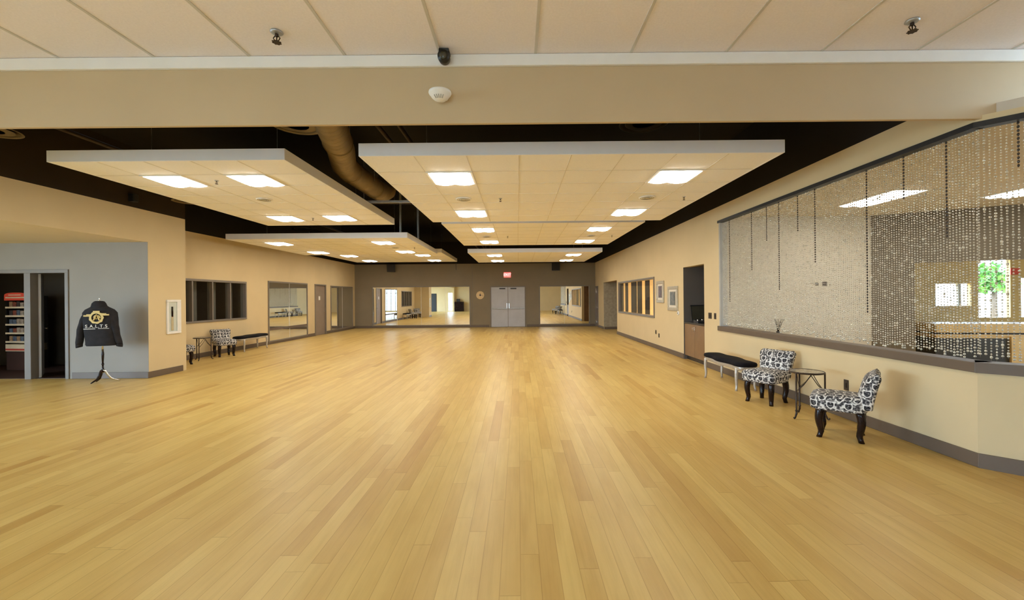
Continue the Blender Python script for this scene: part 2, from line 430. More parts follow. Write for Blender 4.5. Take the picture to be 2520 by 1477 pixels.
# baseboards
def bb(name, x0, x1, y0, y1, m='base', h=.13): return struct(MB().box(x0, x1, y0, y1, 0, h).build(name, M[m], bevel=.006))
bb('baseboard_right', XR-.015, XR, 3.86, 9.56); bb('baseboard_right_middle', XR-.015, XR, 10.76, 18.0); bb('baseboard_right_far', XR-.015, XR, 20.8, 22.1)
bb('baseboard_left', XL, XL+.015, 9.72, 18.44); bb('baseboard_left_far', XL, XL+.015, 19.56, YB)
bb('baseboard_left_near', XA, XA+.015, 8.70, 9.6)
bb('baseboard_grey', -9.13, XA, YG-.015, YG, 'base'); bb('baseboard_end', XA, XA+.015, 9.6, 9.615)
bb('baseboard_back', XL, -1.57, YB-.015, YB); bb('baseboard_back_right', .476, XR, YB-.015, YB)
struct(angled((XR-.012, 3.862), (5.79, 2.24), 0, .13, .016, M['base'], 'baseboard_angle'))

# sill of the bead-curtain opening
sl = MB().box(XR-.03, XR+.16, 3.87, 8.88, .86, .955)
struct(sl.build('trim_3', M['base'], bevel=.006), 'grey-brown sill below the bead curtain', 'sill')
struct(angled((XR-.03, 3.87), (5.78, 2.23), .86, .955, .19, M['base'], 'trim_4'))
struct(MB().box(XR+.002, XR+.148, 8.80, 8.852, .955, 3.125).build('trim_5', M['jamb']))  # grey sheet on the far jamb, cool daylight put into its colour

# ------------------------------------------------------------------ rooms beyond
# room behind the grey wall
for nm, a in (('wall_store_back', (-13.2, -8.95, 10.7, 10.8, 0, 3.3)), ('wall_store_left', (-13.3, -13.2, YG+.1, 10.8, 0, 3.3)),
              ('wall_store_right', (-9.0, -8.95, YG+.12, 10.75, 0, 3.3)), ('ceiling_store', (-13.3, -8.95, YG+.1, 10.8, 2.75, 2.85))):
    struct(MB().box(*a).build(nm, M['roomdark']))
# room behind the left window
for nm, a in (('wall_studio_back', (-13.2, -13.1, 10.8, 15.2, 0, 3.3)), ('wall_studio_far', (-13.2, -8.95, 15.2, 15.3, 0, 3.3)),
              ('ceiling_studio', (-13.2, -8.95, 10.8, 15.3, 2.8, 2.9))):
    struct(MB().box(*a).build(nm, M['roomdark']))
# room behind the right window (lit, cream)
for nm, a, mm in (('wall_office_back', (7.6, 7.7, 12.4, 18.1, 0, 3.2), 'beige'), ('wall_office_far', (4.32, 7.7, 17.9, 18.0, 0, 3.2), 'beige'),
              ('wall_office_near', (4.32, 7.7, 12.3, 12.4, 0, 3.2), 'beige'), ('ceiling_office', (4.32, 7.7, 12.3, 18.1, 2.8, 2.9), 'beige')):
    struct(MB().box(*a).build(nm, M[mm]))
# recess with the cabinet
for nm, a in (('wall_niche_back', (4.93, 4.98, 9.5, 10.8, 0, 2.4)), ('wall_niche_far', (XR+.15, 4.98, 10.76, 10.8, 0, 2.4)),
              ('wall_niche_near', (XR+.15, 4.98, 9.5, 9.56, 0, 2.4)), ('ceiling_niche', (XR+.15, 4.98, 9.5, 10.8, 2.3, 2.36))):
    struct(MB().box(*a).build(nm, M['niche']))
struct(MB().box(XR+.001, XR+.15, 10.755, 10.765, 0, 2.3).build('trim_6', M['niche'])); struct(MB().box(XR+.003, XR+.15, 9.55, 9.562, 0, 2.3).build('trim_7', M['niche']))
# side passage
M['passage'] = paint('grey_tan_wallcovering', (.34, .29, .2, 1), .8, .16, 9)
for nm, a, mm in (('wall_passage_back', (5.6, 5.7, 18.0, 20.9, 0, 2.4), 'cabinet'), ('wall_passage_far', (XR+.15, 5.7, 20.8, 20.9, 0, 2.4), 'passage'),
              ('ceiling_passage', (XR+.15, 5.7, 18.0, 20.9, 2.28, 2.36), 'cabinet')):
    struct(MB().box(*a).build(nm, M[mm]))
struct(MB().box(XR+.15, 5.7, 18.0, 18.05, 0, 2.4).build('wall_passage_near', M['cabinet']))
struct(MB().box(XR+.001, XR+.15, 20.79, 20.81, 0, 2.28).build('trim_8', M['passage']))
bb('baseboard_passage', XR+.02, 5.6, 20.77, 20.79, 'base', .12)

# lobby seen through the beads
ZL = 3.20
struct(MB().prism([(XR+.15, 3.86), (5.92, 2.25), (16.2, 2.25), (16.2, 12.2), (XR+.15, 12.2)], ZL, ZL+.1).build('ceiling_lobby', M['lobbyceil']))
struct(MB().box(XR+.15, 7.28, 8.80, 8.92, 0, ZL).build('wall_lobby', M['lobby']), 'pale greige lobby wall behind the bead curtain', 'wall')
B0, B1 = Vector((7.28, 8.80, 0)), Vector((11.5, 6.5, 0)); BD = (B1-B0).normalized(); BN = Vector((-BD.y, BD.x, 0))
def slant(s0, s1, z0, z1, name, m, th=.12):
    a, b = B0+BD*s0, B0+BD*s1; n = BN*th
    return struct(MB().rings([[(a.x, a.y, z0), (b.x, b.y, z0), (b.x+n.x, b.y+n.y, z0), (a.x+n.x, a.y+n.y, z0)],
                   [(a.x, a.y, z1), (b.x, b.y, z1), (b.x+n.x, b.y+n.y, z1), (a.x+n.x, a.y+n.y, z1)]]).build(name, m))
slant(0, .68, 0, ZL, 'wall_lobby_dark', M['lobbydark']); slant(.68, 4.8, 2.20, ZL, 'wall_lobby_header', M['lobbydark'])
struct(MB().box(7.28, 16.2, 12.0, 12.1, 0, ZL).build('wall_lobby_far', M['tan']))
bpy.data.objects.remove(bpy.data.objects['wall_lobby_far'])
wall('wall_lobby_far', 'y', 12.0, 12.12, 7.0, 16.2, 0, ZL, [(11.75, 12.75, 1.24, 1.86), (12.95, 13.85, .9, 2.55), (14.15, 15.8, .9, 2.0)], [M['tan']])
wall('wall_lobby_right', 'x', 16.1, 16.2, 2.25, 12.1, 0, ZL, [(3.0, 6.5, .5, 2.6)], [M['lobby']])  # unseen window opening, added to let daylight into the lobby
struct(MB().box(5.80, 16.2, 2.15, 2.25, 0, ZL).build('wall_lobby_front', M['lobby']))

# outdoors
struct(MB().box(-60, 80, -60, 60, -.3, -.2).build('ground', M['concrete']))
for k in range(1):
    tr = thing('leafy_tree', 'green leafy tree outside the lobby window, glimpsed through the beads', 'tree', (16.7, 15.0, -.2))
    MB().tube([(0, 0, 0), (.05, 0, 1.2), (.1, .05, 2.0)], [.12, .1, .06], 8).build('trunk', M['bark'], tr, True)
    fo = MB()
    for q in range(420):
        v = Vector((random.gauss(0, 1), random.gauss(0, 1), random.gauss(0, 1))).normalized()*random.random()**.4
        c = Vector((v.x*.62, v.y*.6, 2.3+v.z*.55)); a = Vector((random.uniform(-1, 1), random.uniform(-1, 1), random.uniform(-1, 1)))*.13
        b_ = Vector((random.uniform(-1, 1), random.uniform(-1, 1), random.uniform(-1, 1)))*.09
        fo.add([c-a, c+b_, c+a, c-b_], [(0, 1, 2, 3)])
    fo.build('foliage', M['leaf'], tr)

# ------------------------------------------------------------------ ceiling panels with their lights
def make_light(name, m, w=.61, d=.61):
    r = bpy.data.objects.new(name, None); COL.objects.link(r)
    h = w/2; e = d/2; f = MB()
    for a in ((-h, h, -e, -e+.03), (-h, h, e-.03, e), (-h, -h+.03, -e+.03, e-.03), (h-.03, h, -e+.03, e-.03)): f.box(*a, -.012, .0)
    f.build('light_frame', M['white'], r, bevel=.003)
    n = 24; g = MB(); vs = []; fs = []
    for j in range(9):
        for i in range(n+1):
            u = i/n; v = j/8
            z = -.006-.040*abs(math.sin(2*PI*u))**.8*(.55+.45*math.sin(PI*v)**.35)
            vs.append(((u-.5)*(w-.06), (v-.5)*(d-.06), z))
    for j in range(8):
        for i in range(n): fs.append((j*(n+1)+i, j*(n+1)+i+1, (j+1)*(n+1)+i+1, (j+1)*(n+1)+i))
    g.add(vs, fs); g.build('diffuser', m, r, True)
    return r
LP = make_light('panel_light', M['lens'])
def make_sprinkler():
    r = bpy.data.objects.new('fire_sprinkler', None); COL.objects.link(r)
    MB().column([(.038, 0), (.04, -.004), (.03, -.012), (.014, -.014)], 16).build('escutcheon', M['steel'], r, True)
    b = MB().column([(.011, -.008), (.011, -.03), (.006, -.034)], 10)
    b.tube([(-.009, 0, -.025), (-.022, 0, -.04), (-.012, 0, -.058), (0, 0, -.064)], .0035, 6)
    b.tube([(.009, 0, -.025), (.022, 0, -.04), (.012, 0, -.058), (0, 0, -.064)], .0035, 6)
    b.tube([(0, 0, -.03), (0, 0, -.064)], .004, 6)
    b.build('nozzle', M['bronze'], r, True)
    d = MB().column([(.004, -.062), (.024, -.066), (.026, -.07), (.004, -.07)], 14)
    for k in range(8):
        a = 2*PI*k/8; d.box(.024*math.cos(a)-.004, .024*math.cos(a)+.004, .024*math.sin(a)-.004, .024*math.sin(a)+.004, -.071, -.066)
    d.build('deflector', M['bronze'], r)
    return r
SP = make_sprinkler()
def make_register():
    r = bpy.data.objects.new('air_register', None); COL.objects.link(r)
    MB().column([(.13, 0), (.135, -.006), (.118, -.014)], 24).build('register_rim', M['white'], r, True)
    b = MB()
    for q in range(1, 4):
        rr = .03*q
        b.column([(rr, -.006), (rr+.018, -.02), (rr+.02, -.018), (rr+.003, -.004)], 22)
    b.build('louvre', M['steel'], r, True)
    return r
RG = make_register()
used = {}
def put(proto, loc, label, cat, group, sc=None):
    o = proto if proto not in used else copy_tree(proto)
    used[proto] = 1
    o.scale = (1, 1, 1); o.location = loc; tag(o, label, cat, group)
    if sc: o.scale = sc
    return o

TW = .61
def cloud(name, x0, ncol, y0, nrow, z, lights, sprinklers, registers, hang=2):
    w = ncol*TW+.05; d = nrow*TW+.05
    r = thing('ceiling_panel', name + ' ceiling panel hung below the black deck, white edge and tiled underside'
              if False else 'hung tiled ceiling panel, ' + name, 'ceiling panel', (x0, y0, z), 0, 'hung ceiling panels')
    b = MB().box(.02, w-.02, .02, d-.02, .003, .03)
    b.mat(1)
    for k in range(1, ncol): b.box(.025+k*TW-.006, .025+k*TW+.006, .02, d-.02, -.0005, .01)
    for k in range(1, nrow): b.box(.02, w-.02, .025+k*TW-.006, .025+k*TW+.006, -.0005, .01)
    b.build('tile_field', [M['tile'], M['tbar2']], r)
    f = MB().box(0, w, 0, .025, 0, .15).box(0, w, d-.025, d, 0, .15).box(0, .025, .025, d-.025, 0, .15).box(w-.025, w, .025, d-.025, 0, .15)
    f.build('edge_trim', M['fascia'], r, bevel=.003)
    MB().box(.03, w-.03, .03, d-.03, .13, .14).build('backing', M['black'], r)
    for i in range(hang):
        for j in range(2):
            xx = .6+(w-1.2)*i/max(1, hang-1); yy = .9+(d-1.8)*j
            MB().tube([(xx, yy, .02), (xx, yy, DECK-z)], .0022, 5).build('hanger_wire', M['steel'], r)
    P = lambda c, q: (x0+.025+(c+.5)*TW, y0+.025+(q+.5)*TW, z)
    for c, q, lab in lights: put(LP, P(c, q), f'glowing square light, {lab} of the {name}', 'ceiling light', 'square ceiling lights')
    for c, q, lab in sprinklers: put(SP, P(c, q), sc=(.75, .75, .75), label=f'small fire sprinkler, {lab} of the {name}', cat='sprinkler', group='ceiling sprinklers')
    for c, q, lab in registers: put(RG, P(c, q), f'round air vent, {lab} of the {name}', 'vent', 'round vents in the ceiling panels')
    return r
RL = [(1, 1, 'near left'), (6, 1, 'near right'), (1, 5, 'far left'), (6, 5, 'far right')]
RSP = [(2, 3, 'left'), (7, 3, 'right')]; RRG = [(1, 3, 'left'), (6, 3, 'right')]
cloud('nearest right-hand panel', -1.83, 8, 4.93, 7, EYE+1.65, RL, RSP, RRG)
cloud('middle right-hand panel', -1.84, 8, 10.32, 7, EYE+1.80, RL, RSP, RRG)
cloud('farthest right-hand panel', -1.83, 8, 15.6, 7, EYE+1.65, RL, [], [])
cloud('nearest left-hand panel', -6.12, 5, 5.55, 8, EYE+1.82, [(1, 1, 'near left'), (3, 1, 'near right'), (1, 6, 'far left'), (3, 6, 'far right')],
      [(2, 1, 'near'), (2, 6, 'far')], [(2, 3, 'left')])
cloud('middle left-hand panel', -7.92, 8, 11.57, 7, EYE+1.65, RL, [(7, 3, 'right')], [(6, 3, 'right')])
cloud('farthest left-hand panel', -7.92, 8, 16.75, 7, EYE+1.80, RL, [], [])
put(SP, (-1.95, 3.48, ZCEIL), 'brass fire sprinkler, left one in the front tiled ceiling', 'sprinkler', 'ceiling sprinklers', (1.25, 1.25, 1.25))
put(SP, (3.17, 3.41, ZCEIL), 'brass fire sprinkler, right one in the front tiled ceiling', 'sprinkler', 'ceiling sprinklers', (1.25, 1.25, 1.25))

# ------------------------------------------------------------------ things under the black deck
dk = thing('spiral_duct', 'large round tan duct running between the two nearest ceiling panels', 'duct', (-2.5, 5.7, EYE+2.3))
path = [(.55, -1.55, .02), (.2, -.6, .01), (-.12, .55, 0), (-.2, .85, 0), (-.34, 1.25, 0), (-.46, 1.6, 0), (-.50, 1.95, 0), (-.49, 2.4, 0), (-.46, 3.3, 0), (-.44, 3.62, .02), (-.43, 3.85, .12), (-.43, 3.95, .3), (-.43, 3.95, .68)]
MB().tube(path, .205, 28).build('duct_body', M['spiral'], dk, True)
for a, b in (((-.10, .50, 0), (-.13, .56, 0)), ((-.5, 1.93, 0), (-.5, 1.99, 0)), ((-.465, 3.1, 0), (-.464, 3.16, 0))): MB().tube([a, b], .214, 28).build('collar', M['duct'], dk, True)
for yy, xx in ((.2, -.02), (2.6, -.485)):
    for sg in (-1, 1): MB().tube([(xx+sg*.21, yy, 0), (xx+sg*.21, yy, .72)], .006, 5).build('hanger_strap', M['steel'], dk)
st = thing('support_strut', 'pale metal cross bar below the end of the round duct', 'strut', (-3.28, 8.85, EYE+1.985))
MB().box(0, 1.5, -.02, .02, 0, .045).box(0, 1.5, -.03, .03, .04, .05).build('channel', M['steel'], st)
for xx in (.1, 1.4): MB().tube([(xx, 0, .05), (xx, 0, DECK-EYE-1.985)], .006, 6).build('threaded_rod', M['steel'], st)
for xx, yy, lb in ((-3.25, 11.85, 'nearer steel post standing above the middle left-hand panel'), (-2.995, 12.85, 'farther steel post standing above the middle left-hand panel')):
    o = MB().box(-.03, .03, -.018, -.012, 0, DECK-EYE-1.8).box(-.03, -.024, -.018, .02, 0, DECK-EYE-1.8).box(.024, .03, -.018, .02, 0, DECK-EYE-1.8).build('steel_post', M['steel'], None, loc=(xx, yy, EYE+1.8))
    tag(o, lb, 'post', 'steel posts above the ceiling panels')
for xx, zz, lb in ((-2.07, 4.16, 'left reddish pipe under the black ceiling over the right panel'), (-1.76, 4.18, 'thin reddish pipe beside another over the right panel'),
                   (-6.9, 4.2, 'dark pipe along the ceiling above the nearest left panel')):
    o = MB().tube([(xx, 4.05, zz), (xx, 22.9, zz)], .035, 10).build('sprinkler_pipe', M['pipe'], None, True)
    tag(o, lb, 'pipe', 'pipes under the black ceiling')
o = MB().tube([(-7.5, 12.2, 4.3), (4.1, 12.2, 4.3)], .03, 8).build('sprinkler_pipe', M['pipe'], None, True); tag(o, 'dark pipe crossing under the black ceiling behind the steel posts', 'pipe', 'pipes under the black ceiling')

def round_diffuser(x, y, z, r, lab):
    t = thing('round_diffuser', lab, 'air diffuser', (x, y, z), 0, 'round air diffusers under the deck')
    MB().column([(r*.5, .1), (r*.52, .06), (r*.98, .012), (r, 0), (r*.96, 0), (r*.9, .012)], 32, cap=False).build('outer_cone', M['diffuser'], t, True)
    for k, q in enumerate((.72, .46, .2)):
        MB().column([(r*q*.55, .07), (r*q, .012), (r*q*1.06, .006), (r*q*.98, .0)], 28).build('inner_cone', M['diffuser'], t, True)
    MB().column([(r*.32, .08), (r*.32, DECK-z-.004)], 24).build('neck', M['duct'], t, True)
round_diffuser(-2.78, 5.40, EYE+2.2, .31, 'round tan air diffuser beside the duct above the beam line')
round_diffuser(-6.75, 5.45, EYE+2.2, .31, 'round tan air diffuser at the far left edge under the beam')
round_diffuser(1.62, 5.43, EYE+2.2, .31, 'round dark air diffuser above the nearest right panel')
round_diffuser(-6.7, 13.4, EYE+2.2, .38, 'round air diffuser above the gap between left panels')
round_diffuser(-7.05, 9.15, EYE+2.12, .3, 'round air diffuser beside the dark upper left wall')

# camera and detector on the beam
sc = thing('security_camera', 'small black security camera under the front ceiling edge', 'camera', (-.63, YBEAM-.1, ZCEIL))
MB().box(-.045, .045, -.03, .07, -.03, 0).build('mount', M['blackplastic'], sc, bevel=.006)
MB().tube([(0, .03, -.07), (0, -.02, -.075), (0, -.055, -.08)], [.05, .054, .05], 20).build('housing', M['blackplastic'], sc, True)
MB().tube([(0, -.054, -.08), (0, -.062, -.081)], [.034, .028], 18).build('lens', M['screen'], sc, True)
MB().tube([(0, .0, -.03), (0, 0, -.075)], .02, 10).build('swivel', M['blackplastic'], sc, True)
sd = thing('smoke_detector', 'white round detector on the beige beam face', 'smoke detector', (-.67, YBEAM, EYE+1.785))
MB().column([(.07, .035), (.097, .03), (.1, .018), (.094, .006), (.088, .002), (.075, -.02), (.05, -.042), (.022, -.054), (.0, -.056)], 32, (0, -.1)).build('detector_body', M['white'], sd, True)
MB().box(-.05, .05, -.05, 0, -.005, .03).build('mounting_plate', M['white'], sd, bevel=.004)
for k in range(5):
    a = -PI/2+(k-2)*.28
    MB().tube([(.074*math.cos(a), -.1+.074*math.sin(a), -.022), (.05*math.cos(a), -.1+.05*math.sin(a), -.0435)], .0045, 6).build('vent_slot', M['jamb'], sd)
sk = thing('small_speaker', 'small black box speaker on the dark upper left wall', 'speaker', (XA, 8.36, EYE+2.02))
MB().box(0, .10, -.06, .06, -.075, .075).build('speaker_box', M['blackplastic'], sk, bevel=.006); MB().box(.10, .104, -.05, .05, -.062, .062).build('grille', M['speaker'], sk)

# ------------------------------------------------------------------ end wall
def hung_speaker(x, lab):
    t = thing('wall_speaker', lab, 'speaker', (x, YB, 3.21), 0, 'wall speakers')
    b = MB().rings([[(-.22, -.30, -.2), (.22, -.30, -.2), (.16, -.04, -.2), (-.16, -.04, -.2)], [(-.22, -.34, .2), (.22, -.34, .2), (.16, -.04, .2), (-.16, -.04, .2)]])
    b.build('cabinet', M['blackplastic'], t, bevel=.01)
    MB().rings([[(-.2, -.305, -.18), (.2, -.305, -.18), (.2, -.29, -.18), (-.2, -.29, -.18)], [(-.2, -.345, .18), (.2, -.345, .18), (.2, -.33, .18), (-.2, -.33, .18)]]).build('grille', M['speaker'], t)
    MB().box(-.05, .05, -.05, 0, -.08, .08).build('bracket', M['blackplastic'], t)
hung_speaker(-6.75, 'black speaker high on the end wall, left one'); hung_speaker(2.02, 'black speaker high on the end wall, right one')

def text_mesh(s, size, name, m, parent, mat4, extrude=.002, align='CENTER', space=1.0):
    c = bpy.data.curves.new('txt', 'FONT'); c.body = s; c.size = size; c.extrude = extrude; c.align_x = align; c.align_y = 'CENTER'; c.space_character = space
    o = bpy.data.objects.new('txt', c); COL.objects.link(o)
    bpy.context.view_layer.update()
    me = bpy.data.meshes.new_from_object(o.evaluated_get(bpy.context.evaluated_depsgraph_get()))
    bpy.data.objects.remove(o); me.materials.clear(); me.materials.append(m)
    me.transform(mat4); q = bpy.data.objects.new(name, me); COL.objects.link(q); q.parent = parent
    return q
FACE = Matrix.Rotation(PI/2, 4, 'X')      # text in the x-z plane facing -y
ex = thing('exit_sign', 'red glowing exit sign above the grey double doors', 'exit sign', (-.57, YB, 2.81))
MB().box(-.19, .19, -.05, 0, -.14, .14).build('sign_box', M['exitred'], ex, bevel=.006)
text_mesh('EXIT', .2, 'lettering', M['exitpink'], ex, Matrix.Translation((0, -.054, 0)) @ FACE)
ck = thing('wall_clock', 'round pale wooden clock left of the double doors', 'clock', (-2.04, YB, 1.73))
def disc(b, r0, r1, y0, y1, seg=32): return b.rings([[(r0*math.cos(2*PI*i/seg), y0, r0*math.sin(2*PI*i/seg)) for i in range(seg)], [(r1*math.cos(2*PI*i/seg), y1, r1*math.sin(2*PI*i/seg)) for i in range(seg)]])
disc(MB(), .22, .21, 0, -.03).build('clock_face', M['clock'], ck)
disc(MB(), .045, .04, -.03, -.045, 16).build('hub', M['espresso'], ck)
for k in range(12):
    a = 2*PI*k/12; cx, cz = .18*math.sin(a), .18*math.cos(a); MB().box(cx-.008, cx+.008, -.036, -.029, cz-.008, cz+.008).build('hour_mark', M['cabinet'], ck)
MB().rings([[(-.008, -.048, 0), (.008, -.048, 0), (.006, -.048, .12), (-.006, -.048, .12)], [(-.008, -.052, 0), (.008, -.052, 0), (.006, -.052, .12), (-.006, -.052, .12)]]).build('hand', M['espresso'], ck)
MB().box(0, .15, -.052, -.048, -.006, .006).build('hand', M['espresso'], ck)

# double doors
struct(MB().box(-2.2, 1.1, YB+.15, YB+.2, -.1, 2.6).build('back_light_block', M['black']))  # three unseen blocks, added to stop light leaking past the doors
struct(MB().box(XL-.2, XL-.15, 18.2, 19.8, -.1, 2.6).build('left_light_block', M['black']))
struct(MB().box(XR+.15, XR+.2, 21.9, 23.2, -.1, 2.6).build('right_light_block', M['black']))
dd = struct(thing('door_1', 'grey double doors with push bars in the end wall', 'door', (-.547, YB, 0)))
hw = .963
fr = MB().box(-hw, -hw+.055, -.03, .12, 0, 2.155).box(hw-.055, hw, -.03, .12, 0, 2.155).box(-hw, hw, -.03, .12, 2.155, 2.215)
fr.build('door_frame', M['frame'], dd, bevel=.004)
for s in (-1, 1):
    x0, x1 = sorted((s*.004, s*(hw-.058)))
    lf = MB().box(x0, x1, .0, .045, .012, 2.15).build('door_leaf', M['door'], dd, bevel=.004)
    xa, xb = sorted((s*.07, s*(hw-.09)))
    MB().box(xa, xb, -.065, -.03, .985, 1.03).box(s*.07-.03, s*.07+.03, -.05, 0, .93, 1.09).box(s*(hw-.12)-.02, s*(hw-.12)+.02, -.05, 0, .97, 1.05).build('push_bar', M['steel'], lf, bevel=.004)
    MB().box(s*.30-.16, s*.30+.16, -.05, 0, 2.04, 2.10).build('door_closer', M['darkmetal'], lf)
    MB().box(s*.06-.012, s*.06+.012, -.06, 0, 1.02, 1.28).build('pull_rod', M['chrome'], lf)
MB().box(-.012, .012, -.012, .0, .01, 2.15).build('astragal', M['frame'], dd)

def wall_mirror(lab, axis, c, u0, u1, z0, z1, n, face, rail=None, fm='frame', fw=.05):
    """mirror panels in a frame fixed on a wall; face = +1/-1 along the normal axis"""
    loc = (c, u0, 0) if axis == 'x' else (u0, c, 0)
    t = thing('wall_mirror', lab, 'mirror', loc, 0, 'large wall mirrors')
    def bx(mb, ua, ub, za, zb, d0, d1):
        a, b_ = sorted((face*d0, face*d1))
        return mb.box(a, b_, ua, ub, za, zb) if axis == 'x' else mb.box(ua, ub, a, b_, za, zb)
    L = u1-u0; f = MB()
    bx(f, -fw, L+fw, z1, z1+fw, 0, .03); bx(f, -fw, L+fw, z0-fw, z0, 0, .03); bx(f, -fw, 0, z0, z1, 0, .0299); bx(f, L, L+fw, z0, z1, 0, .0299)
    f.build('mirror_frame', M[fm], t, bevel=.004)
    for k in range(n):
        bx(MB(), L*k/n+.003, L*(k+1)/n-.003, z0, z1, .004, .012).build('mirror_panel', M['mirror'], t)
    for k in range(1, n):
        bx(MB(), L*k/n-.006, L*k/n+.006, z0, z1, .008, .014).build('joint_highlight', M['trimwhite'], t)  # white stands in for the bright highlight along each mirror joint
    if rail: bx(MB(), 0, L, rail[0], rail[1], .013, .022).build('lower_rail', M['base'], t)
    return t
wall_mirror('wide mirror on the end wall left of the clock', 'y', YB, -7.82, -2.62, .15, 2.19, 4, -1, None, 'frame')
wall_mirror('shorter mirror on the end wall right of the double doors', 'y', YB, 1.18, 3.82, .15, 2.16, 2, -1, None, 'frame')
wall_mirror('two-panel mirror on the left wall beside the black bench', 'x', XL, 15.05, 17.75, .13, 2.2, 2, 1, (.49, .57))
wall_mirror('two-panel mirror at the far end of the left wall', 'x', XL, 20.05, 22.6, .15, 2.17, 2, 1)
tag(MB().box(-2.47, -2.45, YB-.012, YB, .13, TOP).build('cover_strip', M['frame']), 'thin vertical strip on the end wall right of the wide mirror', 'strip')
tag(MB().box(-3.34, -3.32, YB-.02, YB, 3.1, 3.5).build('conduit', M['darkmetal']), 'short dark conduit high on the end wall', 'conduit')

# ------------------------------------------------------------------ left wall: window and door
w1 = struct(thing('window_1', 'dark four-pane interior window in the left wall', 'window', (XL, WIN_L[0], 0)))
L = WIN_L[1]-WIN_L[0]; z0, z1 = WIN_L[2], WIN_L[3]
f = MB().box(-.15, .03, 0, L, z0, z0+.05).box(-.15, .03, 0, L, z1-.06, z1).box(-.15, .03, 0, .05, z0+.05, z1-.06).box(-.15, .03, L-.05, L, z0+.05, z1-.06)
f.build('window_frame', M['frame'], w1, bevel=.004)
for k in range(1, 4): MB().box(-.13, .02, L*k/4-.025, L*k/4+.025, z0+.05, z1-.06).build('mullion', M['frame'], w1, bevel=.004)
for k in range(4): MB().box(-.07, -.062, L*k/4+.02, L*(k+1)/4-.02, z0+.04, z1-.05).build('pane', M['glass'], w1)
for k in range(4):
    o = MB().box(0, .03, 0, .26, 0, 1.12).build('hanging_panel', M['panelgrey'], None, loc=(XL-.42, WIN_L[0]+L*(k+1)/4-.33, 1.0), bevel=.006)
    tag(o, f'grey fabric panel behind the left window, {["nearest", "second", "third", "farthest"][k]} of four', 'panel', 'grey panels behind the left window')
d2 = struct(thing('door_2', 'grey-brown door in the left wall between the two mirrors', 'door', (XL, 18.5, 0)))
MB().box(-.15, .02, -.05, .02, 0, 2.19).box(-.15, .02, .98, 1.05, 0, 2.19).box(-.15, .02, -.05, 1.05, 2.19, 2.25).build('door_frame', M['frame'], d2, bevel=.004)
lf = MB().box(-.07, -.03, .02, .98, .01, 2.19).build('door_leaf', M['doorbrown'], d2, bevel=.004)
MB().tube([(-.03, .9, 1.0), (.03, .9, 1.0), (.035, .8, 1.0)], .01, 8).build('handle', M['chrome'], lf, True)
MB().box(-.03, -.024, .38, .52, 1.55, 1.72).build('door_plaque', M['white'], lf)

# ------------------------------------------------------------------ right wall: window, niche, far door
w2 = struct(thing('window_2', 'long interior window with dark hanging strips in the right wall', 'window', (XR, WIN_R[0], 0)))
L = WIN_R[1]-WIN_R[0]; z0, z1 = WIN_R[2], WIN_R[3]
f = MB().box(-.03, .15, 0, L, z0, z0+.06).box(-.03, .15, 0, L, z1-.06, z1).box(-.03, .15, 0, .05, z0+.06, z1-.06).box(-.03, .15, L-.05, L, z0+.06, z1-.06)
f.build('window_frame', M['frame'], w2, bevel=.004)
MB().box(.04, .048, .04, L-.04, z0+.05, z1-.05).build('pane', M['glass'], w2)
spans = [(13.80, 14.27), (14.66, 15.2), (15.32, 16.02), (16.5, 16.9), (17.22, 17.6)]
for k, (a, b) in enumerate(spans):
    o = MB().box(0, .02, 0, b-a, 0, 1.12).build('hanging_panel', M['panel'], None, loc=(XR+.075, a, .99), bevel=.006)
    tag(o, f'dark plum fabric strip behind the right window, {["nearest", "second nearest", "middle", "fourth", "farthest"][k]} of five', 'panel', 'dark strips behind the right window')
lm = thing('wall_lamp', 'small glowing lamp seen between dark strips of the right window', 'lamp', (5.0, 16.55, 1.72))
MB().column([(.0, -.05), (.035, -.04), (.05, 0), (.035, .04), (0.01, .05)], 14).build('bulb', M['lampglow'], lm, True)
MB().column([(.008, .05), (.008, 1.08)], 8).build('cord', M['blackplastic'], lm)

cbx = thing('low_cabinet', 'brown laminate two-door cabinet built in the wall recess', 'cabinet', (XR+.02, 9.57, 0))
MB().box(.02, .66, 0, 1.18, .1, .905).build('carcass', M['cabinet'], cbx)
MB().box(.06, .66, 0, 1.18, 0, .1).build('toe_kick', M['counter'], cbx)
for k in range(2):
    dr = MB().box(0, .02, .004+.59*k, .586+.59*k, .11, .895).build('door', M['cabinet'], cbx, bevel=.003)
    yy = .54 if k == 0 else .64
    MB().tube([(0, yy, .84), (-.025, yy, .84), (-.025, yy, .74), (0, yy, .74)], .006, 8).build('handle', M['chrome'], dr, True)
MB().box(-.015, .67, 0, 1.18, .905, .94).build('worktop', M['counter'], cbx, bevel=.004)
mo = thing('flat_monitor', 'black flat monitor standing on the recess cabinet', 'monitor', (4.47, 10.42, .94), math.radians(4))
MB().rings([[(-.25, -.02, .04), (.25, -.02, .04), (.25, .02, .04), (-.25, .02, .04)], [(-.25, .06, .42), (.25, .06, .42), (.25, .10, .42), (-.25, .10, .42)]]).build('monitor_case', M['blackplastic'], mo, bevel=.006)
MB().rings([[(-.22, -.026, .07), (.22, -.026, .07), (.22, -.0, .07), (-.22, -.0, .07)], [(-.22, .048, .39), (.22, .048, .39), (.22, .08, .39), (-.22, .08, .39)]]).build('screen', M['screen'], mo)
MB().box(-.12, .12, -.05, .12, 0, .015).box(-.03, .03, .04, .07, 0, .15).build('stand', M['blackplastic'], mo)
mx = thing('sound_mixer', 'low black control box in front of the recess monitor', 'mixer', (4.42, 10.15, .94))
MB().rings([[(-.2, -.13, 0), (.2, -.13, 0), (.2, .13, 0), (-.2, .13, 0)], [(-.2, -.13, .04), (.2, -.13, .04), (.2, .13, .07), (-.2, .13, .07)]]).build('mixer_case', M['blackplastic'], mx, bevel=.004)
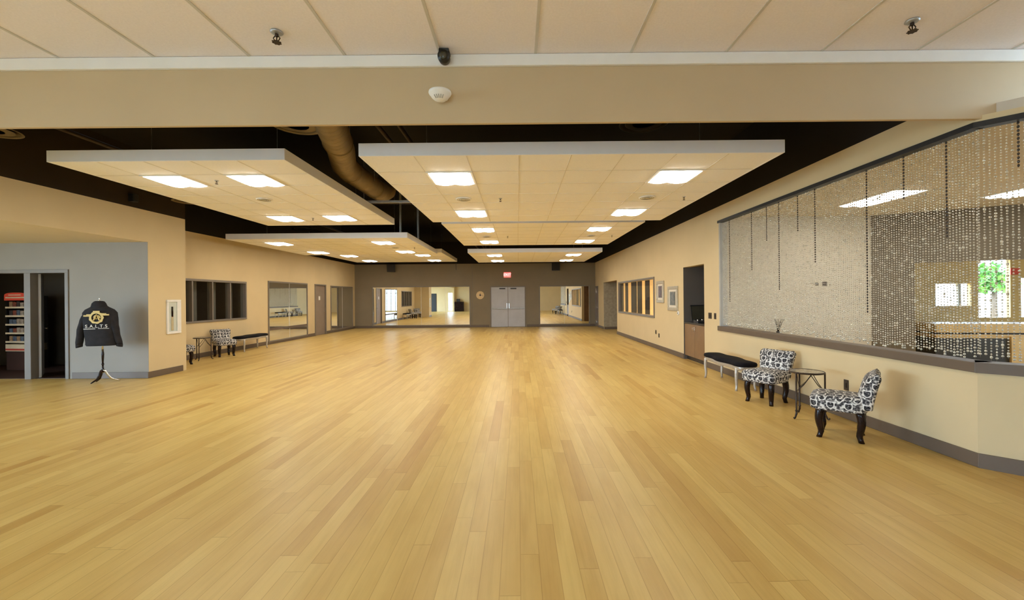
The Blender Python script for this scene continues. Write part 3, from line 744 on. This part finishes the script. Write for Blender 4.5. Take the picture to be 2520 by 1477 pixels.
MB().column([(.028, .05), (.026, .085), (.0, .088)], 14, (-.04, 0)).build('knob', M['chrome'], mx, True)
MB().column([(.02, .04), (.018, .08), (0, .083)], 12, (-.17, -.05)).build('knob', M['chrome'], mx, True)

d3 = struct(thing('door_3', 'narrow brown door at the far end of the right wall', 'door', (XR, 22.15, 0)))
MB().box(-.02, .15, 0, .05, 0, 2.1).box(-.02, .15, .75, .8, 0, 2.1).box(-.02, .15, 0, .8, 2.1, 2.15).build('door_frame', M['frame'], d3, bevel=.004)
lf = MB().box(.03, .07, .05, .75, .01, 2.1).build('door_leaf', M['doorbrown'], d3)
MB().tube([(.03, .13, 1.0), (-.03, .13, 1.0), (-.035, .23, 1.0)], .011, 8).build('handle', M['chrome'], lf, True)
for zz in (.25, 1.05, 1.85): MB().box(.0, .03, .68, .75, zz-.06, zz+.06).build('hinge', M['chrome'], lf)

def picture(y0, y1, z0, z1, pm, lab):
    t = thing('framed_picture', lab, 'picture', (XR, y0, z0), 0, 'framed pictures on the right wall')
    w, h = y1-y0, z1-z0; q = .09
    f = MB()
    for (ua, ub, va, vb) in ((0, w, 0, q), (0, w, h-q, h), (0, q, q, h-q), (w-q, w, q, h-q)):
        f.box(-.03, -.002, ua, ub, va, vb)
    f.build('picture_frame', M['champagne'], t, bevel=.012)
    MB().box(-.012, -.002, q, w-q, q, h-q).build('mat', M['mat'], t)
    MB().box(-.017, -.012, q+.07, w-q-.07, q+.05, h-q-.05).build('inner_edge', M['champagne'], t)
    MB().box(-.019, -.017, q+.085, w-q-.085, q+.065, h-q-.065).build('print', M[pm], t)
picture(12.16, 12.80, 1.39, 2.03, 'redbrown', 'champagne framed sepia picture nearest the striped window, higher one')
picture(11.11, 11.85, 1.19, 1.85, 'olive', 'champagne framed grey-green picture beside the cabinet recess, lower one')
th = thing('wall_thermostat', 'small round white control below the lower picture', 'thermostat', (XR, 11.1, 1.14))
MB().rings([[(-d, r*math.cos(2*PI*i/20), r*math.sin(2*PI*i/20)) for i in range(20)] for r, d in ((.055, 0), (.055, .015), (.045, .025))]).build('cover', M['white'], th)
MB().rings([[(-d, r*math.cos(2*PI*i/12), r*math.sin(2*PI*i/12)) for i in range(12)] for r, d in ((.015, .025), (.012, .035))]).build('dial', M['plate'], th)
def plate(y, z, w, h, lab, name='light_switch', cat='switch', n=1):
    t = thing(name, lab, cat, (XR, y, z), 0, 'dark wall plates')
    MB().box(-.008, 0, -w/2, w/2, -h/2, h/2).build('cover_plate', M['plate'], t, bevel=.002)
    for k in range(n):
        yy = (k-(n-1)/2)*.05
        MB().box(-.014, -.008, yy-.012, yy+.012, -.03, .03).build('toggle' if cat == 'switch' else 'socket', M['counter'], t)
plate(9.27, 1.15, .15, .13, 'dark double light switch beside the cabinet recess', n=2)
plate(9.03, 1.15, .09, .13, 'dark single light switch nearest the bead curtain', n=1)
plate(12.93, .50, .09, .12, 'left one of two wall sockets below the pictures', 'wall_socket', 'socket')
plate(12.65, .42, .09, .12, 'right one of two wall sockets below the pictures', 'wall_socket', 'socket')
plate(5.43, .43, .075, .135, 'dark brown wall socket behind the front damask chair', 'wall_socket', 'socket')

# ------------------------------------------------------------------ bead curtain (nobody could count it)
def sphere_tpl(seg=6, rows=3):
    vs = [(0, 0, 1)]
    for r in range(1, rows+1):
        a = PI*r/(rows+1)
        for i in range(seg): vs.append((math.sin(a)*math.cos(2*PI*i/seg), math.sin(a)*math.sin(2*PI*i/seg), math.cos(a)))
    vs.append((0, 0, -1)); fs = []
    for i in range(seg): fs.append((0, 1+i, 1+(i+1) % seg))
    for r in range(rows-1):
        for i in range(seg): fs.append((1+r*seg+i, 1+(r+1)*seg+i, 1+(r+1)*seg+(i+1) % seg, 1+r*seg+(i+1) % seg))
    q = 1+(rows-1)*seg
    for i in range(seg): fs.append((len(vs)-1, q+(i+1) % seg, q+i))
    return vs, fs
SV, SFc = sphere_tpl()
dark = {8.51: 1.44, 7.70: 2.04, 7.25: 2.5, 6.90: 1.66, 6.42: 2.55, 6.06: 2.02, 5.16: 1.36, 4.66: 2.62, 4.20: 2.13}
bc = MB()
strands = [(XR+.055, 3.92+.031*k) for k in range(159)] + [(XR+.055+.024*k, 3.905-.024*k) for k in range(0, 64)]
for (x, y) in strands:
    dz = None
    for dy, zb in dark.items():
        if abs(dy-y) < .0156 and y > 3.93: dz = zb
    if abs(x-4.386) < .0121 and y < 3.9: dz = 2.69
    zbot = .965+random.choice((0, .012, .03, .05)); z = 3.075-random.random()*.015
    rx = .0022; bc.mat(0)
    bc.add([(x-.0008, y, 3.084), (x+.0008, y, 3.084), (x+.0008, y, zbot), (x-.0008, y, zbot)], [(0, 1, 2, 3)])
    while z > zbot+.012:
        d = dz is not None and z > dz
        bc.mat(1 if d else 0)
        big = random.random() < .12 or z < zbot+.045
        r = .0105 if big else (.0098 if d else .0068)
        h = r*1.5 if (d or random.random() < .2) else r
        bc.add([(x+v[0]*r, y+v[1]*r, z+v[2]*h) for v in SV], SFc)
        z -= random.choice((.024, .026, .028)) if not d else .034
o = bc.build('bead_curtain', [M['bead'], M['beaddark']], None, True)
tag(o, 'long curtain of pale crystal bead strands in the right wall opening', 'bead curtain', None, 'stuff')
rl = thing('curtain_rail', 'black rail along the top of the bead curtain', 'curtain rail', (XR, 3.88, 3.085))
MB().box(-.02, .08, 0, 4.99, 0, .05).build('straight_rail', M['blackplastic'], rl)
n_ = Vector((1, -1, 0)).normalized()
MB().rings([[(-.02, 0, z), (1.6, -1.62, z), (1.67, -1.55, z), (.08, .03, z)] for z in (0, .05)]).build('angled_rail', M['blackplastic'], rl)

# lobby fittings
LL = make_light('lobby_light', M['lobbylens'], .58, 1.2)
put(LL, (6.12, 7.2, ZL), 'long lobby ceiling light seen through the beads, left one', 'ceiling light', 'lobby ceiling lights')
put(LL, (8.08, 6.6, ZL), 'long lobby ceiling light seen through the beads, right one', 'ceiling light', 'lobby ceiling lights')
put(LL, (10.1, 5.0, ZL), 'added lobby fill light, unseen right of the frame', 'ceiling light', 'lobby ceiling lights')  # extra unseen fixture, added to brighten the lobby
M['fill_lens'] = emit('added_fill_diffuser', (1.0, .97, .97, 1), 3.3)
FL = make_light('added_front_fill', M['fill_lens'], .61, 1.2)  # unseen fill panels, added to brighten the front area
for (x, y, lb) in ((-3.4, .6, 'left'), (.9, .6, 'middle'), (4.3, .6, 'right'), (-3.4, -2.4, 'rear left'), (.9, -2.4, 'rear middle'), (4.3, -2.4, 'rear right')):
    put(FL, (x, y, ZCEIL-.002), f'added unseen fill panel above and behind the viewer, {lb} one', 'ceiling light', 'added front-area fill panels')
ct = thing('reception_counter', 'oak and black counter seen through the bead curtain', 'counter', (9.1, 9.3, 0), math.radians(-10))
MB().box(0, 4.2, 0, .6, 0, .62).build('counter_base', M['counter'], ct)
MB().box(-.02, 4.2, -.03, .6, .66, .70).box(0, 4.2, -.01, .6, .62, .66).build('lower_band', M['oak'], ct)
MB().box(0, 4.2, 0, .6, .70, .74).build('reveal', M['darkmetal'], ct)
MB().box(-.03, 4.25, -.06, .65, .74, .93).build('worktop', M['oak'], ct, bevel=.006)
MB().box(1.35, 1.75, -.05, .02, 0, .66).build('oak_panel', M['oak'], ct)
struct(MB().box(12.36, 12.44, 11.98, 12.06, 1.24, 1.86).build('window_6', M['jamb']))
rs = thing('red_sign', 'small orange-red sign on the far lobby wall at the right edge', 'sign', (13.97, 12.0, 2.19))
MB().box(-.13, .13, -.02, 0, -.09, .09).build('sign_face', M['red'], rs)
tp = thing('lobby_plate', 'pair of small dark wall plates on the pale lobby wall', 'switch', (6.25, 8.80, 1.80))
MB().box(-.12, -.06, -.01, 0, -.03, .03).build('cover_plate', M['plate'], tp); MB().box(.03, .12, -.01, 0, -.04, .05).build('cover_plate', M['plate'], tp)
vs_ = thing('twig_vase', 'dark vase of twigs in the lobby behind the curtain', 'vase', (5.05, 8.3, .62))
MB().column([(.05, 0), (.075, .08), (.05, .2), (.03, .24), (.035, .26)], 16).build('vase_body', M['counter'], vs_, True)
tw = MB()
for k in range(9):
    a = random.uniform(0, 2*PI); s = random.uniform(.05, .16)
    tw.tube([(0, 0, .22), (s*.4*math.cos(a), s*.4*math.sin(a), .36), (s*math.cos(a), s*math.sin(a), .5)], .004, 5)
tw.build('twig', M['espresso'], vs_)
ltb = thing('lobby_table', 'pale side table under the twig vase in the lobby', 'table', (5.05, 8.3, 0))
MB().box(-.3, .3, -.25, .25, .58, .62).build('table_top', M['lobby'], ltb, bevel=.006)
for sx in (-1, 1):
    for sy in (-1, 1): MB().box(sx*.27-.02, sx*.27+.02, sy*.22-.02, sy*.22+.02, 0, .58).build('leg', M['lobby'], ltb)

# ------------------------------------------------------------------ furniture
def cabriole(mb, px, py, ox, oy, ztop, r0=.032, r1=.016, bow=.035):
    """S-curved leg; (ox, oy) is the outward direction"""
    pts = []; rr = []
    for k in range(11):
        t = k/10
        off = bow*(math.sin(PI*min(1, t*1.25))*.8 - .9*t*t*(1-t)*2) + (.03*max(0, t-.75)*4*.6)
        pts.append((px+ox*off, py+oy*off, ztop*(1-t)))
        rr.append(r0*(1-t)**.8+r1*(1-(1-t)**.8) + (.004 if t > .93 else 0))
    rg = []
    for p, r in zip(pts, rr):
        rg.append([(p[0]+r*1.15*math.cos(2*PI*(i+.5)/8), p[1]+r*1.15*math.sin(2*PI*(i+.5)/8), p[2]) for i in range(8)])
    return mb.rings(rg)

def make_chair():
    t = bpy.data.objects.new('slipper_chair', None); COL.objects.link(t)
    # seat: crowned cushion with rounded plan, front at -y
    def plan(sx, y0, y1, n=36, p=5):
        out = []
        for i in range(n):
            a = 2*PI*i/n; c, s = math.cos(a), math.sin(a)
            k = (abs(c)**p+abs(s)**p)**(-1/p)
            yy = (y0+y1)/2+(y1-y0)/2*s*k
            w = sx*(1-.08*(yy-y0)/(y1-y0))
            out.append((w*c*k, yy))
        return out
    rg = []
    for z, g in ((.315, -.02), (.325, 0), (.38, .006), (.43, .006), (.455, -.008), (.472, -.038), (.481, -.09), (.485, -.16)):
        rg.append([(x, y, z) for x, y in plan(.255+g, -.27-g, .235+g*.6)])
    MB().rings(rg).build('seat', M['damask'], t, True, uvbox=True)
    # back: leaning, wider and rolled at the top
    rg = []
    for k in range(19):
        q = 1-(1-k/18)**1.9
        z = .36+.385*q; cy = .20+.07*q+.03*q**3
        th = .074-.006*q
        if q > .8: th *= math.sqrt(max(.02, 1-((q-.8)/.2)**2))
        w = .215+.035*q+(.012*math.sin(PI*max(0, q-.6)/.4*.5))
        if q > .86: w -= .03*((q-.86)/.14)**2
        if k == 18: w -= .01; z = .75
        row = []
        for i in range(28):
            a = 2*PI*i/28; c, s = math.cos(a), math.sin(a); p = 4
            kk = (abs(c)**p+abs(s)**p)**(-1/p)
            row.append((w*c*kk, cy+th*s*kk + .02*(c*kk)**2, z+.008*(abs(c*kk)**3-.5)*q**4))
        rg.append(row)
    MB().rings(rg).build('backrest', M['damask'], t, True, uvbox=True)
    for sx in (-1, 1):
        for sy in (-1, 1):
            b = cabriole(MB(), sx*.17, sy*.17, sx*.5, sy*.87, .325, .04, .021, .03)
            b.build('leg', M['espresso'], t, True)
    return t
CH = make_chair()
def chair(x, y, fx, fy, lab):
    o = CH if CH not in used else copy_tree(CH); used[CH] = 1
    o.location = (x, y, 0); o.rotation_euler = (0, 0, math.atan2(fy, fx)+PI/2)
    tag(o, lab, 'chair', 'black and white damask chairs')
chair(3.67, 6.33, -.87, -.49, 'black and white damask armless chair facing out beside the right-hand black bench')
chair(3.60, 4.78, -.77, .63, 'nearest black and white damask armless chair, side on by the right wall')
chair(-8.33, 12.08, .80, -.60, 'black and white damask armless chair beside the left-hand black bench')
chair(-8.35, 10.50, .5, .87, 'black and white damask chair half hidden behind the left wall corner')

def make_table():
    t = bpy.data.objects.new('round_side_table', None); COL.objects.link(t)
    H = .595
    MB().column([(.185, H-.008), (.185, H+.004)], 40).build('table_top', M['tabletop'], t)
    rg = [[(( .192+r*math.cos(a))*math.cos(2*PI*i/40), (.192+r*math.cos(a))*math.sin(2*PI*i/40), H+r*math.sin(a)*1.1-.004) for i in range(40)] for r, a in [(.011, 2*PI*k/8) for k in range(9)]]
    MB().rings(rg, False).build('rim', M['bronze'], t, True)
    for k in range(3):
        a = math.radians(200.7+120*k); c, s = math.cos(a), math.sin(a)
        P = lambda r, z: (r*c, r*s, z)
        b = MB().tube([P(.192, H-.005), P(.192, .16), P(.190, .10), P(.192, .07), P(.205, .045), P(.215, .02), P(.228, .012), P(.238, .02), P(.234, .033)],
                      [.0105, .0105, .0105, .013, .011, .010, .009, .008, .006], 10)
        b.column([(.012, .12), (.017, .108), (.012, .096)], 10, (.191*c, .191*s))
        b.build('leg', M['bronze'], t, True)
        a2 = math.radians(200.7+120*(k+1)); c2, s2 = math.cos(a2), math.sin(a2)
        w = MB(); m_ = Vector(((c+c2)/2*.19, (s+s2)/2*.19, 0))
        for dz in (0, .016):
            A = Vector((.19*c, .19*s, .36-dz)); Bm = Vector((m_.x*1.15, m_.y*1.15, H-.03)); Cc = Vector((.19*c2, .19*s2, .36-dz))
            w.tube([A, A.lerp(Bm, .5)+Vector((0, 0, -.02)), Bm+Vector((0, 0, -dz*.5))], .0028, 6).tube([Cc, Cc.lerp(Bm, .5)+Vector((0, 0, -.02)), Bm+Vector((0, 0, -dz*.5))], .0028, 6)
        w.build('brace', M['bronze'], t, True)
    return t
TB = make_table()
TB.location = (3.71, 5.50, 0); tag(TB, 'small round dark metal side table between the two right-hand damask chairs', 'side table', 'round metal side tables')
t2 = copy_tree(TB); t2.location = (-8.36, 11.28, 0); t2.rotation_euler = (0, 0, math.radians(85)); tag(t2, 'small round dark metal side table between the left-hand damask chairs', 'side table', 'round metal side tables')

def make_bench():
    t = bpy.data.objects.new('upholstered_bench', None); COL.objects.link(t)
    # long along y, front edge at -x is serpentine, 1.42 x .42
    Lh = .70
    def outline(inset, n=44):
        o = []
        for i in range(n):
            a = 2*PI*i/n; c, s = math.cos(a), math.sin(a); p = 4.5
            k = (abs(c)**p+abs(s)**p)**(-1/p); yy = s*k
            wx = .185+.028*math.cos(yy*2*PI)*(1-.25*yy*yy)
            o.append((c*k*(wx-inset), yy*(Lh-inset)))
        return o
    MB().rings([[(x, y, z) for x, y in outline(g)] for z, g in ((.405, .012), (.41, 0), (.445, -.004), (.468, .008), (.48, .05), (.484, .11))]).build('cushion', M['velvet'], t, True)
    ap = MB().rings([[(x, y, z) for x, y in outline(g)] for z, g in ((.345, .022), (.352, .014), (.40, .01), (.408, .014))])
    ap.build('apron', M['silver'], t, True)
    for sx in (-1, 1):
        for sy in (-1, 1):
            cabriole(MB(), sx*.150, sy*.575, sx*.7, sy*.7, .38, .027, .014, .018).build('leg', M['silver'], t, True)
    return t
BN_ = make_bench()
BN_.location = (3.765, 7.66, 0); tag(BN_, 'black cushioned bench with silver legs by the right wall', 'bench', 'black cushioned benches')
b2 = copy_tree(BN_); b2.location = (-8.465, 13.51, 0); b2.rotation_euler = (0, 0, PI); tag(b2, 'black cushioned bench with silver legs below the dark left window', 'bench', 'black cushioned benches')

# ------------------------------------------------------------------ dress form with jacket
MX, MY = -8.07, 8.28
df = thing('dress_form', 'tripod dress form stand in front of the grey wall', 'dress form', (MX, MY, 0))
MB().column([(.02, .20), (.024, .24), (.016, .28), (.013, .34)], 14).column([(.016, .34), (.022, .36), (.016, .38)], 14).column([(.013, .38), (.02, .5), (.022, .56), (.015, .62), (.018, .64)], 14).build('turned_column', M['espresso'], df, True)
MB().tube([(0, 0, .62), (0, 0, .86)], .016, 14).build('pole', M['chrome'], df, True)
MB().column([(.014, .19), (.02, .2), (.02, .26), (.0, .27)], 12).build('hub_cap', M['chrome'], df, True)
for k, (a, m, ls) in enumerate(((240, 'espresso', .72), (38, 'chrome', 1.0), (165, 'espresso', .75))):  # one leg chrome, two dark: the light on them is put into colour
    c, s = math.cos(math.radians(a)), math.sin(math.radians(a))
    MB().tube([(c*r*ls, s*r*ls, z) for r, z in ((.0, .25), (.035, .23), (.07, .15), (.12, .075), (.2, .035), (.245, .014))], [.022, .022, .02, .017, .013, .010], 10).build('leg', M[m], df, True)
def ell(cx, cy, rx, ry, z, n=28, p=2.5):
    o = []
    for i in range(n):
        a = 2*PI*i/n; c, s = math.cos(a), math.sin(a); k = (abs(c)**p+abs(s)**p)**(-1/p)
        o.append((cx+rx*c*k, cy+ry*s*k, z))
    return o
tilt = -.04
T = lambda z: (z-.8)*tilt*1.6
MB().rings([ell(T(z), 0, rx, ry, z) for z, rx, ry in ((.86, .13, .09), (1.0, .14, .1), (1.2, .15, .1), (1.36, .15, .09), (1.44, .08, .07), (1.47, .055, .055), (1.57, .05, .05), (1.585, .03, .03))]).build('torso', M['hoodie'], df, True)
MB().column([(.02, 1.585), (.02, 1.6), (.009, 1.605), (.009, 1.63), (.014, 1.64), (.0, 1.65)], 12, (T(1.6), 0)).build('finial', M['chrome'], df, True)
jk = thing('hooded_jacket', 'black jacket with gold winged emblem hanging on the dress form', 'jacket', (MX, MY, 0), math.radians(14))
body = [ell(T(z), 0, rx, ry, z, 32, 2.8) for z, rx, ry in ((.735, .235, .145), (.745, .25, .155), (.80, .245, .155), (.95, .25, .16), (1.1, .255, .165), (1.25, .262, .16), (1.36, .262, .14), (1.42, .22, .12), (1.465, .14, .1), (1.50, .095, .085))]
MB().rings(body, False).build('jacket_body', M['hoodie'], jk, True)
MB().rings([ell(T(.75), 0, .238, .148, z, 32, 2.8) for z in (.725, .77)] , False).build('hem_band', M['hoodie'], jk, True)
MB().rings([ell(T(z)+ox, oy, rx, ry, z, 24) for z, rx, ry, ox, oy in ((1.45, .13, .1, 0, 0), (1.49, .115, .1, 0, -.01), (1.54, .1, .09, 0, -.01), (1.575, .075, .075, 0, 0), (1.588, .05, .055, 0, 0))]).build('collar', M['hoodie'], jk, True)
for s, out in ((-1, .115), (1, .10)):
    sl = []
    for k in range(11):
        q = k/10
        px = T(1.38)+s*(.175+(out+.04)*q**.75); pz = 1.40-.655*q; py = -.01-.03*math.sin(PI*q)
        r = (.088-.034*q+.004*math.sin(q*16))*(.62 if k == 0 else .9 if k == 1 else 1)
        sl.append([(px+r*math.cos(2*PI*i/18)*.95, py+r*math.sin(2*PI*i/18), pz-s*(.75-.5*q)*r*math.cos(2*PI*i/18)) for i in range(18)])
    sv = MB().rings(sl).build('sleeve', M['hoodie'], jk, True)
    e = sl[-1]; cx = sum(p[0] for p in e)/18; cy = sum(p[1] for p in e)/18; cz = sum(p[2] for p in e)/18
    MB().rings([[(cx+(p[0]-cx)*f, cy+(p[1]-cy)*f, p[2]+dz) for p in e] for f, dz in ((1.0, .01), (1.02, -.01), (.95, -.045))]).build('cuff', M['hoodie'], sv, True)
lx, lz = T(1.25)+.03, 1.27
lg = MB()
ring = lambda r, y, n=28, wob=0: [(lx+(r+wob*math.cos(9*2*PI*i/n))*math.cos(2*PI*i/n), y, lz+(r+wob*math.cos(9*2*PI*i/n))*math.sin(2*PI*i/n)) for i in range(n)]
lg.rings([ring(.115, -.166, 54, .005), ring(.115, -.172, 54, .005), ring(.078, -.173, 54), ring(.078, -.166, 54), ring(.115, -.166, 54, .005)], False)
for s in (-1, 1):
    zt = lz+.045+(.008 if s > 0 else -.008)
    a, b = sorted((lx+s*.085, lx+s*.20)); lg.box(a, b, -.173, -.16, zt-.014, zt+.014)
    a, b = sorted((lx+s*.085, lx+s*.155)); lg.box(a, b, -.173, -.16, zt+.016, zt+.030)
lg.box(lx-.05, lx+.05, -.173, -.16, lz+.10, lz+.13)
for k in range(18):
    a = 2*PI*k/18*.8; r = .055-.002*k
    x_, z_ = lx+r*math.cos(a), lz+r*math.sin(a)
    lg.box(x_-.012, x_+.012, -.173, -.16, z_-.008, z_+.008)
lg.tube([(lx-.045, -.17, lz-.05), (lx-.015, -.172, lz), (lx+.005, -.172, lz+.06), (lx+.03, -.172, lz+.01), (lx+.05, -.17, lz-.05)], .012, 8)
lg.build('emblem', M['gold'], jk)
text_mesh('S.A.L.T.S', .085, 'lettering', M['printwhite'], jk, Matrix.Translation((lx, -.172, 1.105)) @ FACE, .003, space=1.15)
MB().box(lx-.2, lx-.02, -.174, -.165, 1.052, 1.062).box(lx+.03, lx+.2, -.174, -.165, 1.058, 1.064).build('underline', M['printwhite'], jk)

# ------------------------------------------------------------------ extinguisher cabinet
fc = thing('extinguisher_cabinet', 'white recessed fire extinguisher cabinet on the wall corner', 'cabinet', (XA, 9.36, 0))
z0, z1 = .86, 1.60; hw = .19
f = MB()
for a in ((-hw, hw, z0, z0+.05), (-hw, hw, z1-.05, z1), (-hw, -hw+.045, z0+.05, z1-.05), (hw-.11, hw, z0+.05, z1-.05)): f.box(0, .03, *a)
f.build('cabinet_frame', M['white'], fc, bevel=.005)
MB().box(.001, .006, -hw+.03, hw-.03, z0+.03, z1-.03).build('back_plate', M['white'], fc)
MB().box(.024, .027, -hw+.045, hw-.11, z0+.05, z1-.05).build('glass_panel', M['glass'], fc)
eg = thing('fire_extinguisher', 'red fire extinguisher inside the white wall cabinet', 'fire extinguisher', (XA+.014, 9.32, .93))
MB().column([(.0, 0), (.007, .0), (.008, .02), (.008, .25), (.006, .3), (.003, .32)], 14).build('cylinder', M['cream'], eg, True)
MB().box(-.004, .006, -.02, .02, .3, .52).build('hose', M['plate'], eg); MB().box(-.003, .006, -.012, .012, .28, .42).build('valve', M['red'], eg)
for o in eg.children: o.scale = (1, 1.0 if o.name.startswith(('hose', 'valve')) else 4.2, 1)

# ------------------------------------------------------------------ doorway in the grey wall with what shows inside
dw = struct(thing('door_5', 'grey double doorway in the recess, right leaf open', 'door', (0, YG, 0)))
MB().box(-9.26, -9.19, -.02, .13, 0, 2.17).box(-12.36, -12.29, -.02, .13, 0, 2.17).box(-12.36, -9.19, -.02, .13, 2.17, 2.24).box(-10.09, -9.96, -.02, .13, 0, 2.17).build('door_frame', M['frame'], dw, bevel=.004)
h0 = Vector((-9.97, .13, 0)); dv = Vector((-.53, .53, 0)); nn = Vector((.03, .03, 0))
lf = MB().rings([[tuple(h0+Vector((0, 0, z))), tuple(h0+dv+Vector((0, 0, z))), tuple(h0+dv+nn+Vector((0, 0, z))), tuple(h0+nn+Vector((0, 0, z)))] for z in (.01, 2.16)]).build('door_leaf', M['door'], dw)
kp = h0+dv*.9+nn
MB().tube([(kp.x, kp.y, 1.0), (kp.x+.04, kp.y+.04, 1.0)], [.012, .03], 12).build('knob', M['chrome'], lf, True)
rk = thing('display_rack', 'goods rack with red header, glow added, inside the dark doorway', 'rack', (-11.62, 10.1, 0), math.radians(-8))
RW = .29
MB().box(-RW, -RW+.02, -.2, .2, 0, 1.72).box(RW-.02, RW, -.2, .2, 0, 1.72).box(-RW, RW, .18, .2, 0, 1.72).build('rack_frame', M['darkmetal'], rk)
hb = MB(); ol = []
for i in range(25):
    a = PI*i/24; ol.append((math.cos(a)*RW*1.04, 1.70+.10*math.sin(a)**.4))
ol += [(-RW*1.04, 1.62), (RW*1.04, 1.62)]
hb.rings([[(x, y, z) for x, z in ol] for y in (-.225, -.2)]).build('header', M['rackglow'], rk)  # weak glow added to the header inside the dark room
MB().box(-RW*.9, RW*.9, -.23, -.224, 1.67, 1.70).box(-RW*.6, RW*.6, -.23, -.224, 1.735, 1.755).build('header_stripe', M['cream'], rk)
SH = [.66, .86, 1.06, 1.26, 1.46]
for z in SH: MB().box(-RW+.02, RW-.02, -.2, .18, z-.012, z).box(-RW, RW, -.215, -.2, z-.025, z+.015).build('shelf', M['cream'], rk)
MB().box(-RW, RW, -.215, .2, .44, .60).build('lower_panel', M['cream'], rk); MB().box(-RW*.98, RW*.98, -.22, -.214, .46, .5).build('lower_stripe', M['red'], rk)
MB().box(-RW, RW, -.2, .2, 0, .44).build('plinth', M['darkfloor'], rk)
pm = [paint('packet_card_%d' % k, c, .5, .4, 25) for k, c in enumerate(((.25, .06, .03, 1), (.06, .04, .03, 1), (.35, .2, .1, 1), (.1, .12, .16, 1), (.4, .3, .22, 1)))]
R8 = Matrix.Translation(rk.location) @ Matrix.Rotation(math.radians(-8), 4, 'Z')
for z in SH:
    for k in range(5):
        o = MB().box(-.043, .043, -.03, .03, 0, .105+random.random()*.03).build('goods_packet', random.choice(pm), None, bevel=.004)
        o.matrix_world = R8 @ Matrix.Translation((-.208+.104*k, -.14, z))
        tag(o, 'small packet standing on the display rack in the dark doorway', 'packet', 'packets on the display rack')
br = thing('straw_broom', 'yellow broom leaning inside the dark doorway', 'broom', (-9.75, 9.9, 0))
MB().tube([(.02, 0, .6), (.05, .3, 1.35)], .012, 8).build('broom_handle', M['straw'], br)
MB().rings([ell(0, 0, .11, .04, 0, 16), ell(.005, .0, .09, .035, .3, 16), ell(.02, 0, .03, .025, .62, 16)]).build('bristles', M['straw'], br, True)
wd = thing('round_wall_disc', 'faint pale round disc on the wall of the dark room', 'wall decoration', (-10.3, 10.69, 1.72))
disc(MB(), .17, .16, 0, -.03, 28).build('disc_face', M['olive'], wd)
disc(MB(), .03, .03, -.03, -.045, 12).build('centre_knob', M['plate'], wd)
# dim unseen fill added to light the rack in that room
lp = thing('store_fill', 'added dim fill light inside the dark store room', 'lamp', (-11.7, 9.45, 2.75))
MB().column([(.1, 0), (.1, -.02), (.08, -.05), (.02, -.06)], 18).build('fill_shell', emit('dim_fill', (1, .7, .4, 1), 4), lp, True)

# furniture behind, seen small in the mirrors
sb = thing('tall_cabinet', 'dark tall cabinet against the wall behind, seen in the end mirror', 'cabinet', (-7.0, YREAR+.3, 0))
MB().box(-.55, .55, -.25, .25, 0, 1.15).build('carcass', M['espresso'], sb, bevel=.01); MB().box(-.3, .1, -.1, .1, 1.15, 1.5).build('upper_box', M['counter'], sb)
for k in range(2): MB().box(-.53+.535*k, -.01+.54*k, .25, .27, .05, 1.1).build('door', M['espresso'], sb)

# ------------------------------------------------------------------ light
w = bpy.data.worlds.new('world'); S.world = w; w.use_nodes = True
bg = w.node_tree.nodes['Background']
sky = w.node_tree.nodes.new('ShaderNodeTexSky'); sky.sky_type = 'HOSEK_WILKIE'; sky.turbidity = 5; sky.sun_direction = (-.5, -.5, .7)
mixn = w.node_tree.nodes.new('ShaderNodeMix'); mixn.data_type = 'RGBA'; mixn.inputs[0].default_value = .85
w.node_tree.links.new(sky.outputs[0], mixn.inputs[6]); mixn.inputs[7].default_value = (.52, .75, 1.0, 1)
w.node_tree.links.new(mixn.outputs[2], bg.inputs[0]); bg.inputs[1].default_value = 19.0
def portal(name, loc, rot, sx, sy):
    l = bpy.data.lights.new(name, 'AREA'); l.shape = 'RECTANGLE'; l.size = sx; l.size_y = sy; l.cycles.is_portal = True
    o = bpy.data.objects.new(name, l); COL.objects.link(o); o.location = loc; o.rotation_euler = rot
portal('window_portal', ((SF[0]+SF[1])/2, YREAR-.2, (SF[2]+SF[3])/2), (PI/2, 0, 0), SF[1]-SF[0], SF[3]-SF[2])
bpy.data.objects['window_portal'].rotation_euler = (-PI/2, 0, PI) if False else (PI/2, 0, PI)
portal('side_portal', (-13.4, (LF[0]+LF[1])/2, (LF[2]+LF[3])/2), (PI/2, 0, -PI/2), LF[1]-LF[0], LF[3]-LF[2])
portal('lobby_portal', (13.9, 12.2, 1.7), (PI/2, 0, 0), 4.2, 1.7)
portal('lobby_portal_side', (16.25, 4.75, 1.55), (PI/2, 0, PI/2), 3.5, 2.1)

def lamp(name, loc, size, power, col, rot=(0, 0, 0)):
    l = bpy.data.lights.new(name, 'AREA'); l.shape = 'SQUARE'; l.size = size; l.energy = power; l.color = col
    o = bpy.data.objects.new(name, l); COL.objects.link(o); o.location = loc; o.rotation_euler = rot
# added studio fill, then the ceiling lamp of the room behind the striped window
lamp('studio_fill', (-10.6, 13.2, 2.75), .6, 9, (1, .78, .5))  # unseen fill, added to lift the dark room behind the left window
lamp('office_lamp', (6.2, 15.2, 2.75), 1.2, 170, (1, .86, .62))

# ------------------------------------------------------------------ view
S.view_settings.view_transform = 'Standard'; S.view_settings.look = 'None'; S.view_settings.gamma = 1; S.view_settings.use_curve_mapping = False
S.view_settings.exposure = 0.4
c = S.cycles; c.max_bounces = 10; c.diffuse_bounces = 6; c.glossy_bounces = 6; c.transmission_bounces = 6; c.transparent_max_bounces = 12
c.sample_clamp_indirect = 8; c.blur_glossy = .5; c.use_denoising = True
